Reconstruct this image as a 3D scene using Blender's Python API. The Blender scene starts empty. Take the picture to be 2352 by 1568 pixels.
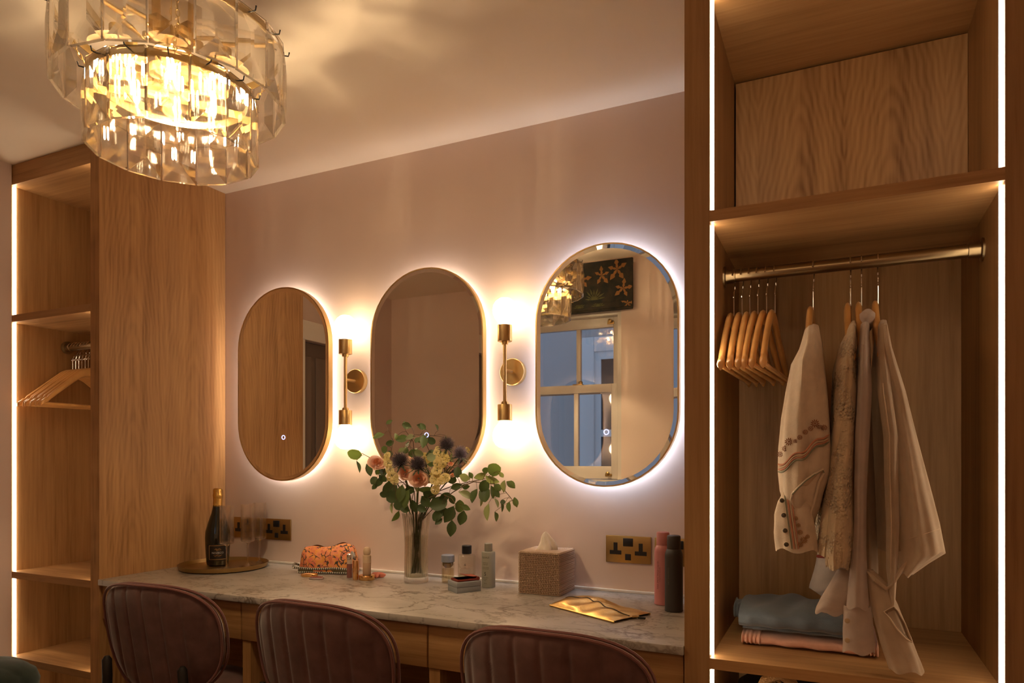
import bpy, bmesh, math, random
from mathutils import Vector, Matrix, Euler
R = math.radians
PI = math.pi
sin, cos = math.sin, math.cos
scn = bpy.context.scene
col = scn.collection
random.seed(7)

# ------------------------------------------------------------------ camera, world, exposure
F, HY, TH, CZ = 1588.0, 1052.0, R(25.17), 1.18      # focal length in pixels of the 2352 px wide frame, horizon row, yaw, eye height
cd = bpy.data.cameras.new('camera'); cam = bpy.data.objects.new('camera', cd); col.objects.link(cam)
cam.location = (0, 0, CZ); cam.rotation_euler = (PI/2, 0, TH)
cd.sensor_width = 36; cd.lens = 36*F/2352; cd.shift_y = (HY-784)/2352; cd.clip_start = .02
scn.camera = cam
w = bpy.data.worlds.new('dusk'); scn.world = w; w.use_nodes = True
bg = w.node_tree.nodes['Background']; bg.inputs[0].default_value = (.42, .56, .80, 1); bg.inputs[1].default_value = .135
scn.view_settings.view_transform = 'Standard'; scn.view_settings.look = 'None'
scn.view_settings.gamma = 1; scn.view_settings.use_curve_mapping = False
scn.view_settings.exposure = 3.05
cy = scn.cycles
cy.max_bounces = 24; cy.diffuse_bounces = 6; cy.glossy_bounces = 6; cy.transmission_bounces = 24; cy.transparent_max_bounces = 40
cy.sample_clamp_indirect = 4.0; cy.caustics_reflective = False; cy.caustics_refractive = False; cy.blur_glossy = .5
L_GLOBE, L_CANDLE, L_STRIP, L_HALO = 2.4, 390.0, 3.0, 5.2
C_WARM = (1, .71, .41); C_CANDLE = (1, .76, .47); C_STRIP = (1, .79, .54); C_HALO = (1, .82, .66); C_COOL = (.74, .82, 1.0)

# a photograph pixel (2352 x 1568) carried along its line of sight to a plane of the room
c_, s_ = cos(TH), sin(TH)
def ray(x, y):
    a, b = (x-1176)/F, (HY-y)/F
    return Vector((-s_+c_*a, c_+s_*a, b))
def at(x, y, Y): r = ray(x, y); return Vector((0, 0, CZ)) + r*(Y/r.y)
def atz(x, y, Z): r = ray(x, y); return Vector((0, 0, CZ)) + r*((Z-CZ)/r.z)

# ------------------------------------------------------------------ mesh helpers
class MB:
    def __init__(s): s.v = []; s.f = []
    def add(s, vs, fs):
        n = len(s.v); s.v += [Vector(p) for p in vs]; s.f += [tuple(i+n for i in f) for f in fs]; return s
    def box(s, x0, y0, z0, x1, y1, z1, bev=0):
        if bev <= 0:
            return s.add([(x0,y0,z0),(x1,y0,z0),(x1,y1,z0),(x0,y1,z0),(x0,y0,z1),(x1,y0,z1),(x1,y1,z1),(x0,y1,z1)],
                         [(0,3,2,1),(4,5,6,7),(0,1,5,4),(1,2,6,5),(2,3,7,6),(3,0,4,7)])
        bm = bmesh.new(); bmesh.ops.create_cube(bm, size=1)
        for v in bm.verts: v.co = Vector(((x0+x1)/2+v.co.x*(x1-x0), (y0+y1)/2+v.co.y*(y1-y0), (z0+z1)/2+v.co.z*(z1-z0)))
        bmesh.ops.bevel(bm, geom=bm.edges[:], offset=bev, segments=2, profile=.5, affect='EDGES')
        bm.verts.index_update(); s.add([v.co for v in bm.verts], [[v.index for v in f.verts] for f in bm.faces]); bm.free(); return s
    def lathe(s, prof, c=(0,0,0), n=32, axis='z', flute=None):
        c = Vector(c); vs = []; fs = []
        for (r, z) in prof:
            for i in range(n):
                a = 2*PI*i/n; q = r*(1+(flute(a, z) if flute else 0))
                p = (q*cos(a), q*sin(a), z)
                if axis == 'y': p = (p[0], p[2], p[1])
                if axis == 'x': p = (p[2], p[0], p[1])
                vs.append(c+Vector(p))
        for k in range(len(prof)-1):
            for i in range(n):
                j = (i+1) % n; fs.append((k*n+i, k*n+j, (k+1)*n+j, (k+1)*n+i))
        ring = prof[0] == prof[-1]
        if prof[0][0] > 1e-6 and not ring: fs.append(tuple(range(n))[::-1])
        if prof[-1][0] > 1e-6 and not ring: fs.append(tuple((len(prof)-1)*n+i for i in range(n)))
        return s.add(vs, fs)
    def tube(s, pts, r, n=8, closed=False, cap=True):
        pts = [Vector(p) for p in pts]; m = len(pts); rs = r if isinstance(r, (list, tuple)) else [r]*m
        vs = []; fs = []; up = None
        for k, p in enumerate(pts):
            t = (pts[(k+1) % m]-pts[k-1]) if closed else (pts[min(k+1, m-1)]-pts[max(k-1, 0)])
            if t.length < 1e-9: t = Vector((0, 0, 1))
            t.normalize()
            if up is None: up = Vector((0, 0, 1)) if abs(t.z) < .9 else Vector((1, 0, 0))
            up = (up-t*up.dot(t))
            if up.length < 1e-6: up = t.orthogonal()
            up.normalize(); b = t.cross(up)
            for i in range(n): a = 2*PI*i/n; vs.append(p+(up*cos(a)+b*sin(a))*rs[k])
        for k in range(m if closed else m-1):
            for i in range(n):
                j = (i+1) % n; q = ((k+1) % m)*n; fs.append((k*n+i, k*n+j, q+j, q+i))
        if cap and not closed: fs += [tuple(range(n))[::-1], tuple((m-1)*n+i for i in range(n))]
        return s.add(vs, fs)
    def prism(s, poly, axis, a, b):
        """poly in the two other axes, extruded along axis from a to b"""
        n = len(poly)
        def P(u, v, t): return {'x': (t, u, v), 'y': (u, t, v), 'z': (u, v, t)}[axis]
        return s.add([P(u, v, a) for u, v in poly]+[P(u, v, b) for u, v in poly],
                     [tuple(range(n))[::-1], tuple(range(n, 2*n))]+[(i, (i+1) % n, n+(i+1) % n, n+i) for i in range(n)])
    def grid(s, fn, nu, nv, wrap=False):
        vs = [fn(i/(nu if wrap else nu-1), j/(nv-1)) for j in range(nv) for i in range(nu)]
        fs = [(j*nu+i, j*nu+(i+1) % nu, (j+1)*nu+(i+1) % nu, (j+1)*nu+i) for j in range(nv-1) for i in range(nu if wrap else nu-1)]
        return s.add(vs, fs)
    def ball(s, c, rx, ry=None, rz=None, n=16, m=10):
        ry = ry or rx; rz = rz or rx; c = Vector(c)
        vs = [c+Vector((0, 0, -rz))]; fs = []
        for k in range(1, m):
            t = -PI/2+PI*k/m
            for i in range(n): a = 2*PI*i/n; vs.append(c+Vector((rx*cos(t)*cos(a), ry*cos(t)*sin(a), rz*sin(t))))
        vs.append(c+Vector((0, 0, rz))); T = len(vs)-1
        for i in range(n):
            j = (i+1) % n; fs.append((0, 1+j, 1+i)); fs.append((T, 1+(m-2)*n+i, 1+(m-2)*n+j))
            for k in range(m-2): fs.append((1+k*n+i, 1+k*n+j, 1+(k+1)*n+j, 1+(k+1)*n+i))
        return s.add(vs, fs)
    def xf(s, M):
        s.v = [M @ p for p in s.v]; return s
    def mesh(s, name, m=None, smooth=True, ang=35):
        me = bpy.data.meshes.new(name); me.from_pydata([tuple(p) for p in s.v], [], s.f)
        bm = bmesh.new(); bm.from_mesh(me); bmesh.ops.recalc_face_normals(bm, faces=bm.faces[:]); bm.to_mesh(me); bm.free()
        if smooth:
            me.polygons.foreach_set('use_smooth', [True]*len(me.polygons)); me.set_sharp_from_angle(angle=R(ang))
        if m: me.materials.append(m)
        me.update(); return me
    def build(s, name, m, parent=None, smooth=True, ang=35, world=True):
        """one mesh object; world=True: coordinates are room coordinates, brought into the parent's frame"""
        if parent is not None and world:
            inv = wmat(parent).inverted(); s.v = [inv @ p for p in s.v]
        o = bpy.data.objects.new(name, s.mesh(name, m, smooth, ang)); col.objects.link(o)
        if parent is not None: o.parent = parent
        return o
def wmat(o):
    M = Matrix.LocRotScale(o.location, o.rotation_euler, o.scale)
    return (wmat(o.parent) @ M) if o.parent else M
def tag(o, label=None, cat=None, group=None, kind=None):
    for k, v in (('label', label), ('category', cat), ('group', group), ('kind', kind)):
        if v: o[k] = v
    return o
def thing(name, label, cat, loc=(0,0,0), rz=0, group=None):
    o = bpy.data.objects.new(name, None); col.objects.link(o); o.location = loc; o.rotation_euler = (0, 0, rz); o.empty_display_size = .05
    return tag(o, label, cat, group)
def dup(root, loc=None, rz=None, label=None, parent=None):
    def cp(o, par):
        c = o.copy(); col.objects.link(c); c.parent = par
        for ch in list(o.children): cp(ch, c)
        return c
    r = cp(root, parent)
    if loc is not None: r.location = loc
    if rz is not None: r.rotation_euler = (0, 0, rz)
    if label: r['label'] = label
    return r
def struct(name, mb, m, parent=None, **k):
    o = mb.build(name, m, parent, **k)
    if parent is None: o['kind'] = 'structure'
    return o
def text_mb(txt, size):
    cu = bpy.data.curves.new('lettering', 'FONT'); cu.body = txt; cu.size = size; cu.align_x = 'CENTER'; cu.align_y = 'CENTER'; cu.resolution_u = 2
    o = bpy.data.objects.new('lettering', cu); col.objects.link(o)
    me = bpy.data.meshes.new_from_object(o.evaluated_get(bpy.context.evaluated_depsgraph_get()))
    m = MB().add([v.co.copy() for v in me.vertices], [tuple(p.vertices) for p in me.polygons])
    bpy.data.objects.remove(o); bpy.data.curves.remove(cu); bpy.data.meshes.remove(me)
    return m
def wrap(mb, cx, cy_, r, a0):
    """bend flat lettering (x right, y up) round an upright cylinder; a0 = direction its middle faces"""
    out = []
    for p in mb.v:
        a = a0+p.x/r; out.append(Vector((cx+r*cos(a), cy_+r*sin(a), p.y)))
    mb.v = out; return mb

# ------------------------------------------------------------------ materials
def nt(name):
    m = bpy.data.materials.new(name); m.use_nodes = True; t = m.node_tree
    return m, t, t.nodes['Principled BSDF']
def N(t, typ, **kw):
    n = t.nodes.new(typ)
    for k, v in kw.items():
        if k in n.inputs: n.inputs[k].default_value = v
        else: setattr(n, k, v)
    return n
def ramp(t, fac, stops):
    r = t.nodes.new('ShaderNodeValToRGB'); e = r.color_ramp.elements
    while len(e) > 1: e.remove(e[-1])
    for i, (p, c) in enumerate(stops):
        q = e[0] if i == 0 else e.new(p)
        q.position = p; q.color = (*c, 1)
    t.links.new(fac, r.inputs[0]); return r.outputs[0]
def bump(t, b, h, s=.2, d=.01):
    n = N(t, 'ShaderNodeBump', Strength=s, Distance=d); t.links.new(h, n.inputs['Height']); t.links.new(n.outputs[0], b.inputs['Normal'])
def pm(name, c, rough=.5, metal=0, sheen=0, trans=0, ior=1.45, spec=.5, var=0, vs=30, bmp=0, bs=200, coat=0, sub=0):
    m, t, b = nt(name); b.inputs['Base Color'].default_value = (*c, 1); b.inputs['Roughness'].default_value = rough
    b.inputs['Metallic'].default_value = metal; b.inputs['Transmission Weight'].default_value = trans; b.inputs['IOR'].default_value = ior
    b.inputs['Specular IOR Level'].default_value = spec; b.inputs['Sheen Weight'].default_value = sheen; b.inputs['Sheen Roughness'].default_value = .4; b.inputs['Coat Weight'].default_value = coat
    if var:
        g = N(t, 'ShaderNodeTexCoord'); n = N(t, 'ShaderNodeTexNoise', Scale=vs, Detail=4.0); t.links.new(g.outputs['Object'], n.inputs['Vector'])
        lo = tuple(max(0, x*(1-var)) for x in c); hi = tuple(min(1, x*(1+var)) for x in c)
        t.links.new(ramp(t, n.outputs[0], [(.3, lo), (.7, hi)]), b.inputs['Base Color'])
    if bmp:
        g = N(t, 'ShaderNodeTexCoord'); n = N(t, 'ShaderNodeTexNoise', Scale=bs, Detail=3.0); t.links.new(g.outputs['Object'], n.inputs['Vector']); bump(t, b, n.outputs[0], bmp, .004)
    return m
def emit(name, c, s):
    m = bpy.data.materials.new(name); m.use_nodes = True; t = m.node_tree; t.nodes.clear()
    e = N(t, 'ShaderNodeEmission'); e.inputs[0].default_value = (*c, 1); e.inputs[1].default_value = s
    o = N(t, 'ShaderNodeOutputMaterial'); t.links.new(e.outputs[0], o.inputs[0]); return m
def oak(name, axis='z', tone=1.0, cath=None, cax=None, camp=.075):
    m, t, b = nt(name); g = N(t, 'ShaderNodeNewGeometry'); L = t.links.new
    sc = {'z': (1, 1, .045), 'x': (.045, 1, 1), 'y': (1, .045, 1)}[axis]
    mp = N(t, 'ShaderNodeMapping'); mp.inputs['Scale'].default_value = sc; L(g.outputs['Position'], mp.inputs['Vector'])
    wn = N(t, 'ShaderNodeTexNoise', Scale=4.0, Detail=2.0); L(mp.outputs[0], wn.inputs['Vector'])
    wm = N(t, 'ShaderNodeVectorMath', operation='MULTIPLY_ADD'); L(wn.outputs['Color'], wm.inputs[0]); wm.inputs[1].default_value = (.05, .05, .05); L(mp.outputs[0], wm.inputs[2])
    n1 = N(t, 'ShaderNodeTexNoise', Scale=95.0, Detail=5.0, Roughness=.62); L(wm.outputs[0], n1.inputs['Vector'])
    n2 = N(t, 'ShaderNodeTexNoise', Scale=11.0, Detail=3.0); L(wm.outputs[0], n2.inputs['Vector'])
    if cath:
        sx = N(t, 'ShaderNodeSeparateXYZ'); L(g.outputs['Position'], sx.inputs[0]); best = None
        nz = N(t, 'ShaderNodeTexNoise', Scale=5.0, Detail=3.0); L(g.outputs['Position'], nz.inputs['Vector'])
        for (cx, k, e) in cath:
            dx = N(t, 'ShaderNodeMath', operation='SUBTRACT'); L(sx.outputs[1 if axis == 'y' else 0] if cax is None else sx.outputs[cax], dx.inputs[0]); dx.inputs[1].default_value = cx
            cv = N(t, 'ShaderNodeCombineXYZ'); L(dx.outputs[0], cv.inputs[0]); cv.inputs[1].default_value = e
            ln = N(t, 'ShaderNodeVectorMath', operation='LENGTH'); L(cv.outputs[0], ln.inputs[0])
            if best is None: best = ln.outputs['Value']; kz = k
            else:
                mn = N(t, 'ShaderNodeMath', operation='MINIMUM'); L(best, mn.inputs[0]); L(ln.outputs['Value'], mn.inputs[1]); best = mn.outputs[0]
        zk = N(t, 'ShaderNodeMath', operation='MULTIPLY_ADD'); L(sx.outputs[2], zk.inputs[0]); zk.inputs[1].default_value = kz; L(best, zk.inputs[2]); best = zk.outputs[0]
        ad = N(t, 'ShaderNodeMath', operation='MULTIPLY_ADD'); L(nz.outputs[0], ad.inputs[0]); ad.inputs[1].default_value = .045; L(best, ad.inputs[2])
        fr = N(t, 'ShaderNodeMath', operation='MULTIPLY'); L(ad.outputs[0], fr.inputs[0]); fr.inputs[1].default_value = 430.0
        sn = N(t, 'ShaderNodeMath', operation='SINE'); L(fr.outputs[0], sn.inputs[0])
        mm = N(t, 'ShaderNodeMath', operation='MULTIPLY_ADD'); L(sn.outputs[0], mm.inputs[0]); mm.inputs[1].default_value = camp; L(n2.outputs[0], mm.inputs[2]); big = mm.outputs[0]
    else: big = n2.outputs[0]
    mx = N(t, 'ShaderNodeMath', operation='MULTIPLY_ADD'); L(n1.outputs[0], mx.inputs[0]); mx.inputs[1].default_value = .42
    hb = N(t, 'ShaderNodeMath', operation='MULTIPLY'); L(big, hb.inputs[0]); hb.inputs[1].default_value = .58; L(hb.outputs[0], mx.inputs[2])
    k = tone
    cr = ramp(t, mx.outputs[0], [(.32, (.21*k, .10*k, .036*k)), (.46, (.36*k, .19*k, .075*k)), (.58, (.44*k, .245*k, .10*k)), (.72, (.52*k, .31*k, .14*k))])
    L(cr, b.inputs['Base Color']); b.inputs['Roughness'].default_value = .48; b.inputs['Specular IOR Level'].default_value = .35
    bump(t, b, mx.outputs[0], .10, .003); return m
def wallpaint(name, c):
    m, t, b = nt(name); g = N(t, 'ShaderNodeNewGeometry'); n = N(t, 'ShaderNodeTexNoise', Scale=260.0, Detail=3.0); t.links.new(g.outputs['Position'], n.inputs['Vector'])
    n2 = N(t, 'ShaderNodeTexNoise', Scale=2.2, Detail=3.0); t.links.new(g.outputs['Position'], n2.inputs['Vector'])
    t.links.new(ramp(t, n2.outputs[0], [(.3, tuple(x*.96 for x in c)), (.7, c)]), b.inputs['Base Color'])
    b.inputs['Roughness'].default_value = .72; b.inputs['Specular IOR Level'].default_value = .25; bump(t, b, n.outputs[0], .05, .001); return m
def marble():
    m, t, b = nt('veined marble'); L = t.links.new; g = N(t, 'ShaderNodeNewGeometry')
    mp = N(t, 'ShaderNodeMapping'); mp.inputs['Scale'].default_value = (1, 1.5, 1); mp.inputs['Rotation'].default_value = (0, 0, .35); L(g.outputs['Position'], mp.inputs['Vector'])
    base = None
    def ridge(scale, dist, wdt, amt, seed):
        dn = N(t, 'ShaderNodeTexNoise', Scale=scale*1.3, Detail=5.0, Roughness=.6); L(mp.outputs[0], dn.inputs['Vector'])
        dv = N(t, 'ShaderNodeVectorMath', operation='MULTIPLY_ADD'); L(dn.outputs['Color'], dv.inputs[0]); dv.inputs[1].default_value = (dist, dist, dist); 
        of = N(t, 'ShaderNodeVectorMath', operation='ADD'); L(mp.outputs[0], of.inputs[0]); of.inputs[1].default_value = (seed, seed*1.7, 0); L(of.outputs[0], dv.inputs[2])
        vo = N(t, 'ShaderNodeTexVoronoi', feature='DISTANCE_TO_EDGE', Scale=scale); L(dv.outputs[0], vo.inputs['Vector'])
        mr = N(t, 'ShaderNodeMapRange'); L(vo.outputs['Distance'], mr.inputs[0]); mr.inputs[1].default_value = 0; mr.inputs[2].default_value = wdt; mr.inputs[3].default_value = amt; mr.inputs[4].default_value = 0
        mk = N(t, 'ShaderNodeTexNoise', Scale=scale*.8, Detail=2.0); L(of.outputs[0], mk.inputs['Vector'])
        ms = N(t, 'ShaderNodeMapRange'); L(mk.outputs[0], ms.inputs[0]); ms.inputs[1].default_value = .38; ms.inputs[2].default_value = .58
        mu = N(t, 'ShaderNodeMath', operation='MULTIPLY'); L(mr.outputs[0], mu.inputs[0]); L(ms.outputs[0], mu.inputs[1]); return mu.outputs[0]
    a = ridge(3.0, .55, .040, .95, 0); c = ridge(7.5, .30, .060, .8, 3.1)
    mx = N(t, 'ShaderNodeMath', operation='MAXIMUM'); L(a, mx.inputs[0]); L(c, mx.inputs[1])
    cl = N(t, 'ShaderNodeTexNoise', Scale=5.0, Detail=4.0); L(mp.outputs[0], cl.inputs['Vector'])
    ba = ramp(t, cl.outputs[0], [(.35, (.40, .365, .32)), (.65, (.49, .45, .405))])
    mi = N(t, 'ShaderNodeMix', data_type='RGBA'); L(mx.outputs[0], mi.inputs[0]); L(ba, mi.inputs[6]); mi.inputs[7].default_value = (.13, .095, .065, 1)
    L(mi.outputs[2], b.inputs['Base Color']); b.inputs['Roughness'].default_value = .28; return m
def glass(name, tint=(1, 1, 1), clear=.45, rough=0, ior=1.45):
    """clear glass: part of the light goes straight through, the rest is bent and reflected"""
    m = bpy.data.materials.new(name); m.use_nodes = True; t = m.node_tree; t.nodes.clear()
    g = N(t, 'ShaderNodeBsdfGlass', IOR=ior, Roughness=rough); g.inputs[0].default_value = (*tint, 1)
    tr = N(t, 'ShaderNodeBsdfTransparent'); tr.inputs[0].default_value = (*tint, 1)
    mx = N(t, 'ShaderNodeMixShader'); mx.inputs[0].default_value = clear; o = N(t, 'ShaderNodeOutputMaterial')
    t.links.new(g.outputs[0], mx.inputs[1]); t.links.new(tr.outputs[0], mx.inputs[2]); t.links.new(mx.outputs[0], o.inputs[0]); return m
def thinglass(name, refl=.08, tint=(1, 1, 1)):
    """thin pane or thin-walled vessel: transmits straight, mirrors a little, more at grazing angles"""
    m = bpy.data.materials.new(name); m.use_nodes = True; t = m.node_tree; t.nodes.clear()
    lw = N(t, 'ShaderNodeLayerWeight', Blend=.5); mr = N(t, 'ShaderNodeMapRange'); t.links.new(lw.outputs['Facing'], mr.inputs[0]); mr.inputs[1].default_value = .55; mr.inputs[2].default_value = 1; mr.inputs[3].default_value = refl; mr.inputs[4].default_value = .55
    tr = N(t, 'ShaderNodeBsdfTransparent'); tr.inputs[0].default_value = (*tint, 1); gl = N(t, 'ShaderNodeBsdfGlossy', Roughness=.02)
    mx = N(t, 'ShaderNodeMixShader'); o = N(t, 'ShaderNodeOutputMaterial'); t.links.new(mr.outputs[0], mx.inputs[0]); t.links.new(tr.outputs[0], mx.inputs[1]); t.links.new(gl.outputs[0], mx.inputs[2]); t.links.new(mx.outputs[0], o.inputs[0]); return m
def cloth(name, c, sheer=0, lace=0, weave=900, rough=.85):
    m, t, b = nt(name); L = t.links.new; g = N(t, 'ShaderNodeNewGeometry')
    n = N(t, 'ShaderNodeTexNoise', Scale=float(weave), Detail=2.0); L(g.outputs['Position'], n.inputs['Vector'])
    n2 = N(t, 'ShaderNodeTexNoise', Scale=45.0, Detail=3.0); L(g.outputs['Position'], n2.inputs['Vector'])
    b.inputs['Roughness'].default_value = rough; b.inputs['Sheen Weight'].default_value = .25; b.inputs['Specular IOR Level'].default_value = .2
    L(ramp(t, n2.outputs[0], [(.3, tuple(x*.90 for x in c)), (.7, tuple(min(1, x*1.06) for x in c))]), b.inputs['Base Color'])
    h = n.outputs[0]
    if lace:
        v = N(t, 'ShaderNodeTexVoronoi', Scale=170.0); L(g.outputs['Position'], v.inputs['Vector'])
        mk = N(t, 'ShaderNodeTexNoise', Scale=16.0, Detail=2.0); L(g.outputs['Position'], mk.inputs['Vector'])
        mr = N(t, 'ShaderNodeMapRange'); L(mk.outputs[0], mr.inputs[0]); mr.inputs[1].default_value = .45; mr.inputs[2].default_value = .6
        mu = N(t, 'ShaderNodeMath', operation='MULTIPLY'); L(v.outputs['Distance'], mu.inputs[0]); L(mr.outputs[0], mu.inputs[1]); h = mu.outputs[0]
        bump(t, b, h, .9, .012)
    else: bump(t, b, h, .25, .002)
    if sheer:
        o = [x for x in t.nodes if x.type == 'OUTPUT_MATERIAL'][0]; tr = N(t, 'ShaderNodeBsdfTransparent'); tl = N(t, 'ShaderNodeBsdfTranslucent'); tl.inputs[0].default_value = (*c, 1)
        m1 = N(t, 'ShaderNodeMixShader'); m1.inputs[0].default_value = .3; L(b.outputs[0], m1.inputs[1]); L(tl.outputs[0], m1.inputs[2])
        m2 = N(t, 'ShaderNodeMixShader'); m2.inputs[0].default_value = sheer; L(m1.outputs[0], m2.inputs[1]); L(tr.outputs[0], m2.inputs[2]); L(m2.outputs[0], o.inputs[0])
    return m

M = dict(
 wall=wallpaint('pink plaster paint', (.76, .61, .535)), wallr=wallpaint('brightened pink plaster paint', (.86, .70, .60)), ceil=wallpaint('ceiling paint', (.88, .76, .625)), white=pm('white gloss paint', (.74, .69, .62), .35),  # wallr: same wall paint, extra light put into its colour for the mirrors
 oak=oak('oak upright grain'), oakx=oak('oak level grain', 'x'), oakc=oak('oak cathedral grain', 'z', 1.0, [(-.09, .17, .016), (.125, .17, .02), (-.30, .17, .02), (.36, .17, .02)], 0, .085), oakp=oak('oak side panel grain', 'z', 1.16, [(1.72, .10, .03), (1.99, .10, .04)], 1, .045), oakl=oak('oak lipping', 'z', 1.12), oakr=oak('oak stile grain', 'z', .80),
 floor=oak('floor oak', 'y', .5), marble=marble(), brass=pm('satin brass', (.62, .43, .19), .34, 1, bmp=.04, bs=400), brassd=pm('aged brass', (.42, .28, .11), .38, 1), gold=pm('polished gold', (.85, .52, .2), .18, 1),
 mirror=pm('silvered glass', (.95, .92, .86), .0, 1), steel=pm('chrome wire', (.75, .7, .64), .18, 1), bronzed=pm('dark bronze cup', (.16, .10, .045), .5, .6), bronze=pm('antique brass rail', (.34, .25, .14), .3, 1),
 black=pm('black plastic', (.012, .012, .014), .35), dark=pm('near black paint', (.010, .008, .007), .45), velvet=pm('mauve velvet', (.128, .068, .061), .9, sheen=.5, spec=.1, var=.22, vs=22),
 velvetp=pm('mauve piping', (.19, .085, .076), .85, sheen=.5, spec=.1), green=pm('bottle green velvet', (.022, .030, .022), .8, sheen=.15, spec=.15, var=.2),
 hanger=pm('varnished beech', (.60, .31, .10), .3, var=.18, vs=14, coat=.3), crystal=glass('cut crystal', (1, .99, .965), .26, 0, 1.5), thin=glass('flute glass', (1, .99, .97), .40, 0, 1.45),
 pane=thinglass('window glass', .10), bulbglass=thinglass('bulb envelope', .10, (1, .97, .90)), vase=glass('ribbed vase glass', (.96, .95, .92), .5, 0, 1.45),
 water=thinglass('water', .04, (.90, .91, .84)),
 globe=emit('opal globe lit', C_WARM, L_GLOBE), candle=emit('candle bulb lit', C_CANDLE, L_CANDLE), strip=emit('led strip lit', C_STRIP, L_STRIP), stripl=emit('led strip lit left', C_STRIP, L_STRIP*.85), halo=emit('mirror backlight warm', C_HALO, L_HALO), halocool=emit('mirror backlight cool', C_COOL, L_HALO*1.4),
 touch=emit('touch ring lit', (.25, .28, 1), .8),
)

# ------------------------------------------------------------------ the room
YW, XL, XP, XR0, XR1, ZC, YF = 2.15, -2.872, -2.36, -.314, .346, 2.308, 1.591
struct('floor', MB().box(-3.0, -1.3, -.06, .5, 2.25, 0), M['floor'])
struct('ceiling', MB().box(-3.0, -1.3, ZC, .5, 2.25, ZC+.06), M['ceil'])
struct('wall_back', MB().box(-3.02, YW, 0, .5, YW+.08, ZC), M['wall'])
# left wall with a doorway
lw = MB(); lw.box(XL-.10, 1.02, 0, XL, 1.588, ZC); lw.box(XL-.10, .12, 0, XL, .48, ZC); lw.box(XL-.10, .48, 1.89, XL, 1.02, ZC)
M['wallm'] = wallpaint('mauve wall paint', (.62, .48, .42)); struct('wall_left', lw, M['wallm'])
fr = MB(); fr.box(XL-.10, 1.585, 0, XL-.03, YW, ZC)
struct('wall_left_end', fr, M['wall'])
d1 = thing('door_1', None, None, (XL, .75, 0)); d1['kind'] = 'structure'
MB().box(XL-.10, .48, 0, XL-.055, 1.02, 1.885).build('door_leaf', pm('taupe door paint', (.16, .12, .10), .5), d1)
for y in (.55, .68, .81, .94): MB().box(XL-.056, y-.045, .15, XL-.045, y+.045, 1.80, .004).build('board', pm('taupe board paint', (.20, .155, .13), .5), d1)
a = MB(); a.box(XL, .41, 1.885, XL+.018, 1.09, 2.0, .004); a.build('architrave_head', M['white'], d1)
MB().box(XL, .41, 0, XL+.018, .48, 1.885, .004).build('architrave', M['white'], d1); MB().box(XL, 1.02, 0, XL+.018, 1.09, 1.885, .004).build('architrave', M['white'], d1)
# opposite wall: recess on its left part, window on its right part
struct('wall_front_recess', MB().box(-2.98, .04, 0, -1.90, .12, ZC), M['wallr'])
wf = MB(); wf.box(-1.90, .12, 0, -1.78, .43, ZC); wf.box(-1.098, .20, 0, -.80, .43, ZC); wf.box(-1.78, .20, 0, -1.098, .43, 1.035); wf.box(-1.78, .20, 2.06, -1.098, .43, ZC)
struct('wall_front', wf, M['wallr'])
struct('wall_hall_left', MB().box(-.86, -1.22, 0, -.80, .20, ZC), M['wall'])
struct('wall_hall_end', MB().box(-.86, -1.30, 0, .5, -1.22, ZC), M['wall'])
struct('wall_right', MB().box(XR1+.012, -1.22, 0, XR1+.07, YW, ZC), M['wall'])
# sash window
wn = thing('window_1', None, None, (-1.44, .36, 1.05)); wn['kind'] = 'structure'
MB().box(-1.80, .432, 1.038, -1.08, .47, 1.058, .004).box(-1.779, .30, 1.036, -1.099, .432, 1.058).build('sill', M['white'], wn)
b = MB()
for x0, x1 in ((-1.78, -1.74), (-1.125, -1.098)): b.box(x0, .31, 1.06, x1, .41, 2.06)
b.box(-1.74, .311, 1.996, -1.125, .409, 2.06); b.build('box_frame', M['white'], wn)
for nm, y0, z0, z1, rt, rb in (('upper_sash', .325, 1.555, 1.995, .058, .053), ('lower_sash', .368, 1.062, 1.606, .048, .072)):
    s = MB(); s.box(-1.70, y0+.0005, z1-rt, -1.165, y0+.0345, z1, .002); s.box(-1.70, y0+.0005, z0, -1.165, y0+.0345, z0+rb, .002)
    for x0, x1 in ((-1.738, -1.70), (-1.165, -1.127)): s.box(x0, y0, z0, x1, y0+.035, z1, .002)
    so = s.build(nm, M['white'], wn)
    MB().box(-1.392, y0+.004, z0+rb, -1.366, y0+.031, z1-rt, .002).build('glazing_bar', M['white'], so)
    for x0, x1 in ((-1.70, -1.392), (-1.366, -1.165)): MB().box(x0, y0+.015, z0+rb, x1, y0+.018, z1-rt).build('pane', M['pane'], so)
b = MB(); b.box(-1.40, .368, 1.606, -1.34, .40, 1.612, .002); b.lathe([(.002, 0), (.012, .003), (.012, .016), (.006, .02)], (-1.355, .385, 1.61), 14); b.build('sash_latch', M['brassd'], wn)
for z, y in ((1.965, .36), (1.088, .403)):
    b = MB(); b.box(-1.20, y, z-.012, -1.16, y+.004, z+.004, .001); b.lathe([(.006, 0), (.006, .012), (.011, .018), (.011, .026), (.004, .030)], (-1.18, y, z+.004), 14, 'y'); b.build('sash_lift', M['brassd'], wn)
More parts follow.
